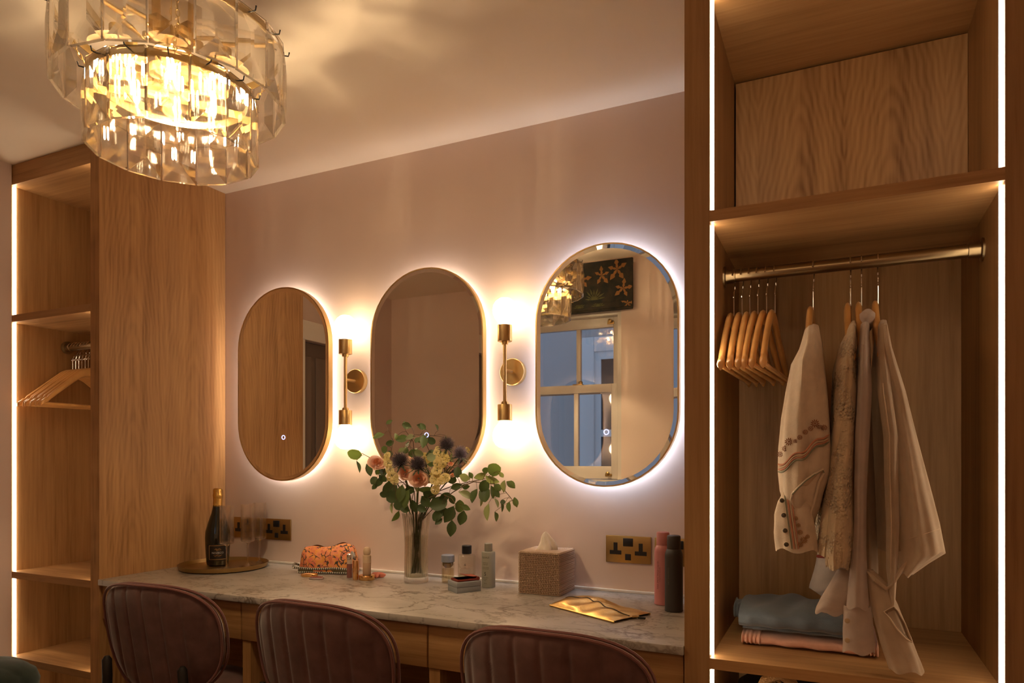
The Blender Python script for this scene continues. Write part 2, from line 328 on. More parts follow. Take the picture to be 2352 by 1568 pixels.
# the house across the way, seen only in the mirror
ext = wallpaint('dusk render', (.34, .36, .38)); ex = MB().box(-7, -2.75, -1, -.9, -2.6, 5); e0 = struct('exterior_wall', ex, ext)
ew = thing('window_2', None, None, (-1.95, -2.6, 1.2)); ew['kind'] = 'structure'
pf = pm('pale exterior paint', (.52, .56, .60), .6); b = MB()
b.box(-2.40, -2.6, .3, -2.25, -2.54, 2.42, .006); b.box(-1.62, -2.6, .3, -1.47, -2.54, 2.42, .006); b.box(-2.25, -2.6, 2.27, -1.62, -2.542, 2.42, .006); b.build('frame', pf, ew)
b = MB(); b.box(-2.25, -2.59, .3, -2.18, -2.56, 2.27); b.box(-1.69, -2.59, .3, -1.62, -2.56, 2.27); b.box(-2.18, -2.59, 1.40, -1.69, -2.56, 1.47); b.box(-2.18, -2.59, 2.19, -1.69, -2.56, 2.27); b.build('sash', pf, ew)
MB().box(-2.18, -2.585, .3, -1.69, -2.58, 2.19).build('pane', pm('dark glass', (.03, .035, .035), .1), ew)

hl = thing('hall_fill_light', 'added unseen opal fill light of the hall behind the viewpoint', 'fill light', (-.22, -.55, ZC))  # added lamp out of view, fills in light on chairs and walls
MB().lathe([(0, ZC-.001), (.15, ZC-.001), (.15, ZC-.018), (.142, ZC-.020)], (-.22, -.55, 0), 40).build('base_ring', M['brass'], hl)
MB().lathe([(.141, ZC-.019), (.138, ZC-.034), (.12, ZC-.052), (.08, ZC-.066), (0, ZC-.072)], (-.22, -.55, 0), 40).build('opal_dome', emit('opal dome lit', C_WARM, 2.0), hl)
# ------------------------------------------------------------------ wardrobes
def rail(t, x0, x1, y, z):
    r_ = MB().lathe([(.0145, x0), (.0145, x1)], (0, y, z), 24, 'x').build('hanging_rail', M['bronze'], t)
    for x, d in ((x0, 1), (x1, -1)): MB().lathe([(.026, x), (.026, x+.004*d), (.0175, x+.006*d), (.0165, x+.028*d), (.0145, x+.029*d)], (0, y, z), 28, 'x').build('flange', M['bronze'], r_)
wr = thing('wardrobe', 'tall open oak wardrobe right of the dressing table, blouses hanging inside', 'wardrobe', (.02, YF, 0))
MB().box(XR0, YF, 0, -.258, YW-.002, ZC-.001).build('side_panel', M['oakr'], wr); MB().box(.290, YF, 0, XR1, YW-.002, ZC-.001).build('side_panel', M['oakr'], wr)
MB().box(-.258, 2.105, .05, .290, 2.125, 1.71).build('back_panel', M['oak'], wr)
MB().box(-.2535, 2.000, 1.737, .289, 2.018, 2.217).build('back_panel', M['oakc'], wr)['label'] = 'upper back panel of strongly arched grain'
MB().box(-.258, 2.03, 1.71, .290, 2.04, 2.23).build('gap_shade', M['dark'], wr)  # near-black sheet standing in for the shade in the panel gap
for z0, z1 in ((1.71, 1.735), (.708, .732), (.05, .085)): MB().box(-.2585, YF, z0, .2905, 2.105, z1).build('shelf', M['oakx'], wr)
MB().box(-.2585, YF, 2.222, .2905, 2.105, ZC-.001).build('top_panel', M['oakx'], wr); MB().box(-.258, YF+.02, 0, .29, YF+.04, .05).build('plinth', M['oakx'], wr)
for z0, z1 in ((1.737, 2.220), (.734, 1.708), (.087, .706)):
    MB().box(-.258, 1.612, z0, -.2527, 1.619, z1).build('light_strip', M['strip'], wr); MB().box(.2847, 1.612, z0, .290, 1.619, z1).build('light_strip', M['strip'], wr)
rail(wr, -.258, .290, 1.81, 1.637)
wl = thing('wardrobe', 'narrow open oak wardrobe left of the dressing table, partly hidden by chandelier', 'wardrobe', (-2.62, YF, 0))
XI = -2.888
MB().box(XI-.02, YF, 0, XI, YW-.002, ZC-.001).build('side_panel', M['oak'], wl); MB().box(-2.408, YF+.0005, 0, XP, YW-.002, ZC-.001).build('side_panel', M['oakp'], wl)
MB().box(XP, YF, .0, XP+.0006, YF+.020, ZC-.001).build('edge_strip', M['oakl'], wl)
MB().box(XI, 2.125, .05, -2.408, 2.14, ZC-.001).build('back_panel', M['oak'], wl)
for z0, z1 in ((1.704, 1.731), (.718, .744), (.391, .417), (.05, .08)): MB().box(XI, YF, z0, -2.408, 2.125, z1).build('shelf', M['oakx'], wl)
MB().box(XI, YF, 2.232, -2.408, 2.125, ZC-.001).build('top_panel', M['oakx'], wl)
for z0, z1 in ((1.733, 2.230), (.746, 1.702), (.419, .716), (.082, .389)):
    MB().box(XI, 1.600, z0, XI+.004, 1.611, z1).build('light_strip', M['stripl'], wl); MB().box(-2.4135, 1.612, z0, -2.408, 1.620, z1).build('light_strip', M['stripl'], wl)
rail(wl, XI, -2.408, 1.81, 1.637)

# ------------------------------------------------------------------ dressing table
dt = thing('dressing_table', 'oak dressing table with shallow drawers under the marble top', 'table', (-1.34, 1.86, 0))
XA, XB = -1.690, -1.005
MB().box(XP+.002, 1.62, .61, XR0-.002, 1.64, .731).build('apron', M['oakx'], dt)
for x0, x1 in ((XP+.004, XA-.0025), (XA+.0025, XB-.0025), (XB+.0025, XR0-.004)): MB().box(x0, 1.600, .612, x1, 1.619, .728, .0015).build('drawer', M['oakx'], dt)
for x0 in (XA+.003, XB+.003): MB().box(x0, 1.604, 0, x0+.034, 2.10, .61).build('divider', M['oak'], dt)
MB().box(XP+.002, 2.10, .05, XR0-.002, 2.115, .731).build('back_panel', M['oakx'], dt)
wt = tag(MB().box(XP+.001, 1.585, .732, XR0-.001, YW-.001, .752, .002).build('worktop', M['marble']), 'long cream marble worktop with brown veins over the drawers', 'worktop')
struct('trim_1', MB().box(XP+.001, YW-.010, .752, XR0-.001, YW, .761, .002), M['white'])

# ------------------------------------------------------------------ backlit mirrors
def stadium(w, h, n=24):
    r = w/2; k = h/2-r
    return [(r*cos(PI*i/n), k+r*sin(PI*i/n)) for i in range(n+1)]+[(r*cos(PI+PI*i/n), -k+r*sin(PI+PI*i/n)) for i in range(n+1)]
def make_mirror(cx, label, halo):
    cz = 1.475; t = thing('wall_mirror', label, 'mirror', (cx, YW, cz), 0, 'backlit pill shaped mirrors')
    W, H = .472, .772
    o1, o2, o3 = stadium(W, H), stadium(W-.010, H-.010), stadium(W-.034, H-.034); n = len(o1)
    fr = MB(); L = [(o1, -.022), (o1, -.047), (o2, -.047), (o2, -.040), (o2, -.022)]
    fr.add([(x, y, z) for o, y in L for x, z in o], [(k*n+i, k*n+(i+1) % n, (k+1)*n+(i+1) % n, (k+1)*n+i) for k in range(4) for i in range(n)]+[(i, (i+1) % n, 4*n+(i+1) % n, 4*n+i) for i in range(n)])
    fr.build('frame', M['brass'], t, world=False)
    gl = MB().add([(x, -.044, z) for x, z in o3], [tuple(range(n))]).build('glass', M['mirror'], t, world=False, smooth=False)
    MB().add([(x, -.0462, z) for x, z in o2]+[(x, -.044, z) for x, z in o3], [(i, (i+1) % n, n+(i+1) % n, n+i) for i in range(n)]).build('bevel', M['mirror'], gl, world=False, ang=60)
    MB().add([(x, -.024, z) for x, z in o2], [tuple(range(n))]).build('back_plate', M['dark'], t, world=False, smooth=False)
    q = stadium(W-.07, H-.07); MB().tube([(x, -.0145, z) for x, z in q], .0055, 6, closed=True).build('backlight', halo, t, world=False)
    MB().tube([(.007+.0078*cos(2*PI*i/24), -.0446, -.212+.0078*sin(2*PI*i/24)) for i in range(24)], .0011, 6, closed=True).build('touch_button', M['touch'], t, world=False)
    m = MB(); m.box(-.08, -.022, -.1, .08, -.0, -.08); m.build('bracket', M['dark'], t, world=False)
make_mirror(-2.003, 'backlit pill mirror nearest the oak panel, reflecting oak', M['halo'])
make_mirror(-1.334, 'backlit pill mirror behind the flowers, between the two sconces', M['halo'])
make_mirror(-.667, 'backlit pill mirror reflecting the window and dark blind', M['halocool'])

# ------------------------------------------------------------------ wall sconces
def make_sconce(cx, label):
    cz = 1.474; y = -.074; t = thing('wall_sconce', label, 'wall lamp', (cx, YW, cz), 0, 'brass two globe sconces')
    MB().lathe([(.002, 0), (.046, 0), (.046, -.018), (.044, -.020), (.002, -.020)], (0, 0, 0), 40, 'y').build('backplate', M['brass'], t, world=False)
    MB().lathe([(.006, -.018), (.006, y)], (0, 0, 0), 14, 'y').build('arm', M['brass'], t, world=False)
    MB().lathe([(.0062, -.105), (.0062, .085)], (0, y, 0), 16).build('rod', M['brass'], t, world=False)
    for s in (1, -1):
        z0 = .085 if s > 0 else -.105; zs = [z0, z0+.013*s]
        MB().lathe([(.011, 0), (.011, .013), (.0125, .013), (.0125, .003)], (0, y, 0), 18).xf(Matrix.Diagonal((1, 1, s, 1))).xf(Matrix.Translation((0, 0, z0))).build('collar', M['brass'], t, world=False)
        MB().lathe([(.006, 0), (.024, 0), (.0245, .001), (.0245, .054), (.022, .054), (.022, .01)], (0, y, 0), 28).xf(Matrix.Diagonal((1, 1, s, 1))).xf(Matrix.Translation((0, 0, z0+.010*s))).build('lamp_holder', M['brass'], t, world=False)
        MB().lathe([(.016, 0), (.017, .008), (.024, .018), (.034, .030), (.0395, .045), (.041, .057), (.0385, .072), (.031, .085), (.018, .095), (0, .098)], (0, y, 0), 32).xf(Matrix.Diagonal((1, 1, s, 1))).xf(Matrix.Translation((0, 0, z0+.058*s))).build('globe_bulb', M['globe'], t, world=False)
make_sconce(-1.664, 'brass sconce with two globe bulbs beside the oak reflecting mirror')
make_sconce(-1.002, 'brass sconce with two globe bulbs beside the window reflecting mirror')

# ------------------------------------------------------------------ power sockets
def make_socket(x0, label):
    t = thing('power_socket', label, 'socket', (x0+.073, YW, .890), 0, 'brass double sockets above the worktop')
    MB().box(-.0735, -.007, -.043, .0735, 0, .043, .002).build('plate', M['brassd'], t, world=False)
    MB().box(-.016, -.010, .010, .016, -.006, .036, .0015).build('rocker_switch', M['black'], t, world=False)
    MB().box(-.0095, -.0082, -.034, .0095, -.006, -.014, .0008).build('charging_port', M['black'], t, world=False)
    for x in (-.041, .041):
        MB().box(x-.0065, -.0078, -.004, x+.0065, -.006, .021).add(*(lambda m: (m.v, m.f))(MB().box(x-.019, -.0078, -.017, x+.019, -.006, -.004))).build('pin_slot', M['black'], t, world=False)
make_socket(-.673, 'brass double socket right of the woven tissue box')
make_socket(-.515, 'brass double socket behind the pink and dark spray cans')
make_socket(-2.141, 'brass double socket just left above the patterned pouch')
make_socket(-2.310, 'brass double socket behind the bottle and flute glasses')

# ------------------------------------------------------------------ chandelier
CX, CY = -1.345, 1.081
ch = thing('chandelier', 'two tier cut crystal chandelier on a brass frame', 'chandelier', (CX, CY, ZC))
def crystal_mesh(wd, ht, th):
    a, h = wd/2, ht/2; b = a-.004; k = h-.005; m = MB(); vs = []; fs = []
    for s in (1, -1):
        n = len(vs); y = s*th*.22
        vs += [(-a, y, -h), (a, y, -h), (a, y, h), (-a, y, h), (0, s*th/2, h*.36), (0, s*th/2, -h*.36), (-a, y, 0), (a, y, 0), (0, y, h), (0, y, -h)]
        q = [(8, 2, 4), (2, 7, 4), (7, 5, 4), (7, 1, 5), (1, 9, 5), (9, 0, 5), (0, 6, 5), (6, 4, 5), (6, 3, 4), (3, 8, 4)]
        fs += [tuple(i+n for i in (f if s > 0 else f[::-1])) for f in q]
    rim = [0, 9, 1, 7, 2, 8, 3, 6]
    for i in range(8): p, q = rim[i], rim[(i+1) % 8]; fs.append((p, q, q+10, p+10))
    return m.add(vs, fs).mesh('crystal', M['crystal'], smooth=False)
for tier, (n, r, zt) in enumerate(((18, .232, 2.120), (14, .170, 2.003))):
    ht = .143; me = crystal_mesh(2*PI*r/n*.965, ht, .017)
    rg = MB(); rr = r-.016; rg.lathe([(rr-.001, -.012), (rr+.001, -.012), (rr+.001, .006), (rr-.001, .006), (rr-.001, -.012)], (CX, CY, zt), 64); ring = rg.build('ring', M['brassd'], ch)
    for i in range(n):
        a = 2*PI*(i+.35*tier)/n
        c = bpy.data.objects.new('crystal', me); col.objects.link(c); c.parent = ch
        c.location = (r*cos(a), r*sin(a), zt-ZC-ht/2); c.rotation_euler = (random.uniform(-.02, .02), 0, a-PI/2)
        p = MB().tube([(CX+rr*cos(a), CY+rr*sin(a), zt-.003), (CX+(r+.012)*cos(a), CY+(r+.012)*sin(a), zt-.003), (CX+(r+.014)*cos(a), CY+(r+.014)*sin(a), zt+.006)], .0016, 6); p.build('hook', M['dark'], ring)
    for i in range(3 if tier == 0 else 0):
        a = 2*PI*i/3+.5; MB().tube([(CX, CY, zt-.004), (CX+rr*cos(a), CY+rr*sin(a), zt-.004)], .005, 10).build('arm', M['brass'], ch)
MB().lathe([(.004, ZC-.001), (.055, ZC-.001), (.055, ZC-.012), (.05, ZC-.02), (.012, ZC-.022), (.009, ZC-.024), (.009, 2.15)], (CX, CY, 0), 28).build('ceiling_rose', M['brass'], ch)
MB().box(CX-.026, CY-.026, 2.085, CX+.026, CY+.026, 2.15, .004).build('hub', M['brassd'], ch)
MB().lathe([(.008, 2.085), (.008, 2.055), (.024, 2.052), (.024, 2.032), (.006, 2.026), (0, 2.02)], (CX, CY, 0), 20).build('finial', M['brass'], ch)
for i in range(6):
    a = 2*PI*i/6+.3; x, y = CX+.092*cos(a), CY+.092*sin(a)
    ar = MB().tube([(CX+.02*cos(a), CY+.02*sin(a), 2.10), (CX+.06*cos(a), CY+.06*sin(a), 2.10), (x, y, 2.085)], .0048, 8).build('arm', M['brass'], ch)
    MB().lathe([(.003, 2.095), (.0125, 2.095), (.0125, 2.048), (.003, 2.048)], (x, y, 0), 16).build('lamp_holder', M['brassd'], ch)
    MB().lathe([(.012, 2.054), (.031, 2.046), (.0330, 2.039), (.0322, 2.039), (.030, 2.0445), (.012, 2.050)], (x, y, 0), 24).build('cup', M['bronzed'], ch)  # cup flared wide to keep filament light off the ceiling
    bo_ = MB().lathe([(.007, 2.045), (.011, 2.036), (.0165, 2.015), (.0172, 2.00), (.0145, 1.98), (.008, 1.962), (.003, 1.953), (0, 1.951)], (x, y, 0), 16).build('candle_bulb', M['bulbglass'], ch)
    for q in range(4): MB().lathe([(.0004, 2.033), (.0014, 2.032), (.0014, 2.003), (.0004, 2.002)], (x+.0055*cos(q*PI/2), y+.0055*sin(q*PI/2), 0), 8).build('filament', M['candle'], bo_)
for i in range(4):
    a = 2*PI*i/4+.9; p0 = Vector((CX+.214*cos(a), CY+.214*sin(a), 2.105)); p1 = Vector((CX+.156*cos(a), CY+.156*sin(a), 2.006)); b = MB(); m = 11
    for k in range(m):
        c = p0.lerp(p1, (k+.5)/m); c.z -= .012*sin(PI*(k+.5)/m); d = (p1-p0).normalized(); sd = d.cross(Vector((0, 0, 1))).normalized(); sd = sd if k % 2 else d.cross(sd).normalized()
        b.tube([c+d*.0068*cos(q*PI/5)+sd*.0036*sin(q*PI/5) for q in range(10)], .0009, 5, closed=True)
    b.build('chain', M['brassd'], ch)
# roman blind over the window (seen in the mirror)
rb = thing('roman_blind', 'dark roman blind printed with gold leaves, seen in the mirror', 'blind', (-1.37, .47, 2.02))
m_, t_, b_ = nt('dark leaf print'); g_ = N(t_, 'ShaderNodeNewGeometry'); L_ = t_.links.new
nz = N(t_, 'ShaderNodeTexNoise', Scale=22.0, Detail=3.0); L_(g_.outputs['Position'], nz.inputs['Vector']); L_(ramp(t_, nz.outputs[0], [(.4, (.010, .010, .008)), (.7, (.030, .022, .012))]), b_.inputs['Base Color']); b_.inputs['Roughness'].default_value = .9
bl = MB(); bl.box(-1.735, .455, 2.052, -1.022, .470, 2.292, .003); bl.box(-1.735, .452, 2.020, -1.022, .476, 2.058, .004); bl.box(-1.735, .456, 2.008, -1.022, .472, 2.024, .003); bl.build('blind_cloth', m_, rb)
bl = MB(); bl.box(-1.735, .431, 2.27, -1.022, .455, 2.295); bl.build('headrail', M['white'], rb)
tan = pm('tan leaf print', (.26, .12, .035), .9); olv = pm('olive leaf print', (.085, .085, .028), .9); rnd = random.Random(3)
for k, (x, z, sz, kind) in enumerate([(-1.075, 2.125, .062, 0), (-1.11, 2.235, .07, 0), (-1.20, 2.21, .06, 0), (-1.245, 2.075, .07, 1), (-1.32, 2.20, .06, 0), (-1.42, 2.12, .07, 0), (-1.36, 2.07, .05, 1), (-1.05, 2.04, .045, 0), (-1.22, 2.035, .045, 1), (-1.52, 2.2, .07, 0), (-1.55, 2.09, .06, 1), (-1.64, 2.15, .07, 0), (-1.33, 2.034, .04, 1)]):
    b = MB(); nl = 5 if kind == 0 else 9
    for q in range(nl):
        a = rnd.uniform(0, .5)+2*PI*q/nl if kind == 0 else PI*(q+.5)/nl
        L = sz*(.75+.3*rnd.random()); wv = L*(.17 if kind == 0 else .06); ys = .4705 if z > 2.07 else .4765
        pts = [(0, 0), (.25, wv*.7), (.45, wv*.5), (.6, wv*1.25), (.8, wv*.7), (1, 0), (.8, -wv*.7), (.6, -wv*1.25), (.45, -wv*.5), (.25, -wv*.7)]
        vs = [(min(-1.024, x+u*L*cos(a)-v*sin(a)), ys, max(2.06 if z > 2.07 else 2.024, min(2.288 if z > 2.07 else 2.054, z+u*L*sin(a)+v*cos(a)))) for u, v in pts]
        b.add(vs, [tuple(range(10))])
    b.build('printed_leaf', tan if kind == 0 else olv, rb, smooth=False)

# ------------------------------------------------------------------ chairs
def make_chair(label, x, y, rz):
    t = thing('dining_chair', label, 'chair', (x, y, 0), rz, 'mauve velvet chairs at the dressing table')
    def back(side):   # side +1 towards the sitter, -1 outside
        vs = []; fs = []; nu, nv = 97, 45; zc, a, bz = .640, .226, .170
        def sup(u, v):
            r = max(abs(u), abs(v))
            if r < 1e-9: return 0, 0, 0
            d = math.hypot(u, v); ca, sa = u/d, v/d; e = 3.0 if sa > 0 else 2.25; k = (abs(ca)**e+abs(sa)**e)**(-1/e)
            return a*r*k*ca*(1+.05*k*sa*r), bz*r*k*sa, r
        def pnt(u, v):
            px, pz, r = sup(u, v); q = (px/.064+.5) % 1-.5; gr = math.exp(-(q*.064/.0065)**2)
            th = .025*max(0, 1-r**6)**.5*(1-.22*gr)
            return (px, .95*px*px+side*th-.205-.03*pz/bz, zc+pz)
        for j_ in range(nv):
            for i_ in range(nu): vs.append(pnt(-1+2*i_/(nu-1), -1+2*j_/(nv-1)))
        fs = [(j_*nu+i_, j_*nu+i_+1, (j_+1)*nu+i_+1, (j_+1)*nu+i_) for j_ in range(nv-1) for i_ in range(nu-1)]
        return vs, fs
    def rimpts():
        out = []
        for k in range(72):
            q = 2*PI*k/72; ca, sa = cos(q), sin(q); e = 3.0 if sa > 0 else 2.25; r = (abs(ca)**e+abs(sa)**e)**(-1/e); px = .226*r*ca*(1+.05*r*sa); pz = .170*r*sa
            out.append((px, .95*px*px-.205-.03*pz/.170, .640+pz))
        return out
    b = MB()
    for s in (1, -1): b.add(*back(s))
    bo = b.build('backrest', M['velvet'], t, world=False, ang=80)
    for s in (.012, -.012):
        rim = rimpts(); MB().tube([(p[0]*1.006, p[1]+s, .640+(p[2]-.640)*1.006) for p in rim], .0042, 6, closed=True).build('piping', M['velvetp'], bo, world=False)
    b = MB()
    def seat(u, v): return None
    prof = [(.0, .395), (.130, .395), (.145, .405), (.150, .425), (.149, .45), (.140, .468), (.12, .478), (.07, .484), (0, .485)]
    b.lathe(prof, (0, 0, 0), 48); b.build('seat', M['velvet'], t, world=False, ang=80)
    MB().lathe([(.140, .395), (.149, .397), (.1525, .402), (.149, .407), (.140, .409), (.140, .395)], (0, 0, 0), 48).build('piping', M['velvetp'], t, world=False)
    MB().lathe([(.0, .372), (.125, .372), (.125, .394), (0, .394)], (0, 0, 0), 32).build('seat_frame', M['dark'], t, world=False)
    for sx in (-1, 1):
        MB().tube([(sx*.205, -.285, 0), (sx*.165, -.225, .40), (sx*.150, -.233, .53), (sx*.148, -.236, .580), (sx*.148, -.236, .590)], [.010, .0135, .0140, .0135, .007], 14).build('leg', M['dark'], t, world=False)
        MB().tube([(sx*.135, .15, 0), (sx*.095, .100, .38)], [.009, .013], 12).build('leg', M['dark'], t, world=False)
make_chair('mauve velvet chair nearest the oak panel and green stool', -1.842, 1.60, R(4))
make_chair('mauve velvet chair in the middle of the three at the dressing table', -1.215, 1.60, R(-2))
make_chair('mauve velvet chair in front of the gold pouch and tissue box', -.565, 1.59, R(-1))
gs = thing('stool', 'dark green velvet stool with scalloped top beside the left wall', 'stool', (-2.62, 1.29, 0))
def lobe(a, z): return .045*abs(cos(3.5*a))*(1 if z > .1 else 0)
MB().lathe([(0, .36), (.14, .36), (.185, .375), (.212, .40), (.216, .425), (.205, .455), (.17, .478), (.12, .492), (.06, .499), (0, .50)], (0, 0, 0), 112, flute=lambda a, z: .055*abs(cos(3.5*a))-.03).build('cushion', M['green'], gs, world=False, ang=80)
MB().lathe([(.11, 0), (.12, .01), (.10, .20), (.13, .365), (0, .365)], (0, 0, 0), 40).build('base', M['green'], gs, world=False)

# ------------------------------------------------------------------ tray, bottle, flutes
ZT = .752
MB_ = MB().lathe([(0, ZT), (.150, ZT), (.160, ZT+.004), (.166, ZT+.020), (.1635, ZT+.020), (.157, ZT+.007), (.148, ZT+.0045), (0, ZT+.0045)], (-2.170, 1.968, 0), 64)
tag(MB_.build('serving_tray', M['brassd']), 'round brass tray under the sparkling wine bottle', 'tray')
zt = ZT+.0047
def P(x, y): return atz(x, y, ZT)
def bot(x, y): return (x, y, zt)
bt = thing('wine_bottle', 'dark sparkling wine bottle with gold foil on the brass tray', 'bottle', bot(-2.222, 1.985))
MB().lathe([(0, .004), (.030, 0), (.040, .004), (.0425, .02), (.0455, .07), (.047, .11), (.0455, .135), (.036, .170), (.024, .205), (.0175, .235), (.0160, .26), (.0155, .262), (0, .262)], n=48).build('bottle_glass', pm('dark bottle glass', (.010, .011, .006), .08, coat=.5), bt, world=False)
foil = pm('gold foil', (.75, .47, .13), .3, 1, bmp=.5, bs=160)
MB().lathe([(.0172, .236), (.0178, .236), (.0168, .262), (.0176, .268), (.0190, .272), (.0185, .280), (.0165, .286), (.0175, .292), (.0170, .300), (.013, .304), (0, .305)], n=32, flute=lambda a, z: .03*sin(9*a+z*300)).build('foil', foil, bt, world=False)
MB().lathe([(.0216, .206), (.0222, .206), (.0182, .232), (.0178, .236)], n=32).build('neck_label', pm('dark gold label', (.16, .10, .03), .4, .6), bt, world=False)
fa = math.atan2(-1.985, 2.222)   # the label faces the room
def lpt(x, z): r = .0428+(.0463-.0428)*min(1, max(0, (z-.02)/.06)); return (r*cos(fa+x/r), r*sin(fa+x/r), z)
lb = MB().grid(lambda u, v: lpt(-.044+.088*u, .022+.065*v), 25, 8).build('label', pm('black label', (.012, .009, .007), .5), bt, world=False)
b = MB()
for P_ in ([(-.034+.068*i/16, .082) for i in range(17)], [(-.034+.068*i/16, .028) for i in range(17)], [(-.034, .028+.054*i/6) for i in range(7)], [(.034, .028+.054*i/6) for i in range(7)]): b.tube([lpt(x, z) for x, z in P_], .0008, 5)
b.build('label_border', pm('label gold', (.60, .38, .15), .4, .7), lb, world=False)
tx = text_mb('NOZECO', .0105); tx.v = [Vector(lpt(p.x, p.y+.053))*1.006 for p in tx.v]; tx.build('lettering', pm('label silver print', (.7, .66, .6), .5), lb, world=False, smooth=False)
b = MB()
for k, (x0, x1, z) in enumerate([(-.013, .013, .066), (-.009, .012, .069), (-.006, .010, .063), (-.016, .016, .0445), (-.012, .012, .041)]): b.tube([lpt(x0+(x1-x0)*i/8, z+.0015*sin(i*1.3+k)) for i in range(9)], .0005, 4)
b.build('flourish', pm('label copper print', (.45, .24, .08), .4, .5), lb, world=False)
def flute(x, y, label):
    t = thing('champagne_flute', label, 'glass', bot(x, y), 0, 'tall empty flutes on the tray')
    pr = [(.0005, .0), (.032, .0008), (.033, .0018), (.012, .005), (.0048, .010), (.0036, .02), (.0034, .075), (.0042, .088), (.010, .094), (.0235, .098), (.0260, .102), (.0262, .12), (.0250, .243), (.0242, .243), (.0252, .12), (.0245, .104), (.004, .099), (0, .099)]
    MB().lathe(pr, n=40).build('bowl_and_stem', M['thin'], t, world=False, ang=60)
flute(P(521, 1310).x, P(521, 1310).y, 'tall empty flute glass in front of the wine bottle')
flute(P(569, 1303).x, P(569, 1303).y, 'tall empty flute glass, middle one beside the wine bottle')
flute(P(596, 1295).x, P(596, 1295).y, 'tall empty flute glass nearest the wall socket on the tray')

# ------------------------------------------------------------------ cosmetics on the worktop
# patterned pouch
mu = thing('makeup_bag', 'orange paisley patterned make-up bag with striped zip trim', 'bag', P(742, 1316) + Vector((0, .035, 0)), R(18))
m_, t_, b_ = nt('orange paisley print'); g_ = N(t_, 'ShaderNodeTexCoord'); L_ = t_.links.new
dn = N(t_, 'ShaderNodeTexNoise', Scale=26.0, Detail=2.0); L_(g_.outputs['Object'], dn.inputs['Vector'])
dv = N(t_, 'ShaderNodeVectorMath', operation='MULTIPLY_ADD'); L_(dn.outputs['Color'], dv.inputs[0]); dv.inputs[1].default_value = (.035,)*3; L_(g_.outputs['Object'], dv.inputs[2])
vo = N(t_, 'ShaderNodeTexVoronoi', feature='DISTANCE_TO_EDGE', Scale=42.0); L_(dv.outputs[0], vo.inputs['Vector'])
nb = N(t_, 'ShaderNodeTexNoise', Scale=34.0, Detail=2.0); L_(g_.outputs['Object'], nb.inputs['Vector'])
basec = ramp(t_, nb.outputs[0], [(.36, (.60, .17, .07)), (.48, (.72, .26, .13)), (.56, (.70, .30, .05)), (.68, (.62, .16, .09))])
ed = ramp(t_, vo.outputs['Distance'], [(.0, (1, 1, 1)), (.045, (1, 1, 1)), (.075, (0, 0, 0))])
mk = N(t_, 'ShaderNodeTexNoise', Scale=55.0, Detail=1.0); L_(g_.outputs['Object'], mk.inputs['Vector']); mk2 = ramp(t_, mk.outputs[0], [(.44, (0, 0, 0)), (.50, (1, 1, 1))])
ml = N(t_, 'ShaderNodeMath', operation='MULTIPLY'); L_(ed, ml.inputs[0]); L_(mk2, ml.inputs[1])
mx = N(t_, 'ShaderNodeMix', data_type='RGBA'); L_(ml.outputs[0], mx.inputs[0]); L_(basec, mx.inputs[6]); mx.inputs[7].default_value = (.045, .035, .03, 1); L_(mx.outputs[2], b_.inputs['Base Color']); b_.inputs['Roughness'].default_value = .8
def bag(u, v):
    a = 2*PI*u; z = v; e = 3.2; ca, sa = cos(a), sin(a); ra = (abs(ca)**e+abs(sa)**e)**(-1/e)
    wx = .112-.012*z-.02*max(0, z-.8); wy = .050*(1-z**3.0)**.6+.004
    sag = .010*(1-(2*min(1, abs(ra*ca)*1.0)-1)**2)*0
    x = wx*ra*ca; h = .098-.010*cos(PI*x/.11)**2+.006*sin(22*x)
    return (x, wy*ra*sa+.004*sin(x*60+z*5)*(z), .006+h*z+.002*sin(a*7)*z)
MB().grid(bag, 72, 16, wrap=True).build('pouch_body', m_, mu, world=False, ang=80)
zb = MB(); zw = MB()
pts = [Vector((x, -.052-.003*cos(x*25), .020+.0015*sin(x*40))) for x in [-.118+.236*i/60 for i in range(61)]]
for k in range(60):
    (zb if k % 2 else zw).tube([pts[k], pts[k+1]], .0042, 7)
pts2 = [Vector((-.118-.010*sin(PI*i/14), -.052+.06*i/14, .020+.012*sin(PI*i/14))) for i in range(15)]
for k in range(14): (zb if k % 2 else zw).tube([pts2[k], pts2[k+1]], .0042, 7)
pts3 = [Vector((x, -.056, .006)) for x in [-.10+.21*i/50 for i in range(51)]]
for k in range(50): (zb if k % 2 else zw).tube([pts3[k], pts3[k+1]], .003, 6)
zb.build('trim_stripe', pm('dark green trim', (.030, .034, .026), .7), mu, world=False); zw.build('trim_stripe', pm('pale trim', (.50, .46, .38), .7), mu, world=False)
MB().box(-.10, -.0535, .0075, .105, -.048, .0165, .001).build('zip', pm('olive zip', (.10, .075, .03), .5), mu, world=False)
MB().tube([(.100, -.040, .075), (.106, -.046, .080), (.112, -.050, .074), (.116, -.054, .066), (.112, -.057, .060)], [.003, .006, .0065, .005, .002], 10).build('zip_tassel', pm('grey trim', (.25, .23, .2), .5), mu, world=False)
def lath(name, label, cat, pos, parts, group=None):
    t = thing(name, label, cat, pos, 0, group)
    for nm, prof, m in parts: MB().lathe(prof, n=28).build(nm, m, t, world=False)
    return t
lip = pm('mauve lip gloss', (.20, .07, .055), .2, coat=.5); rose = pm('rose gold', (.80, .46, .20), .25, 1); cream = pm('cream plastic', (.62, .46, .30), .4); skin = pm('beige foundation', (.50, .32, .20), .25, coat=.6)
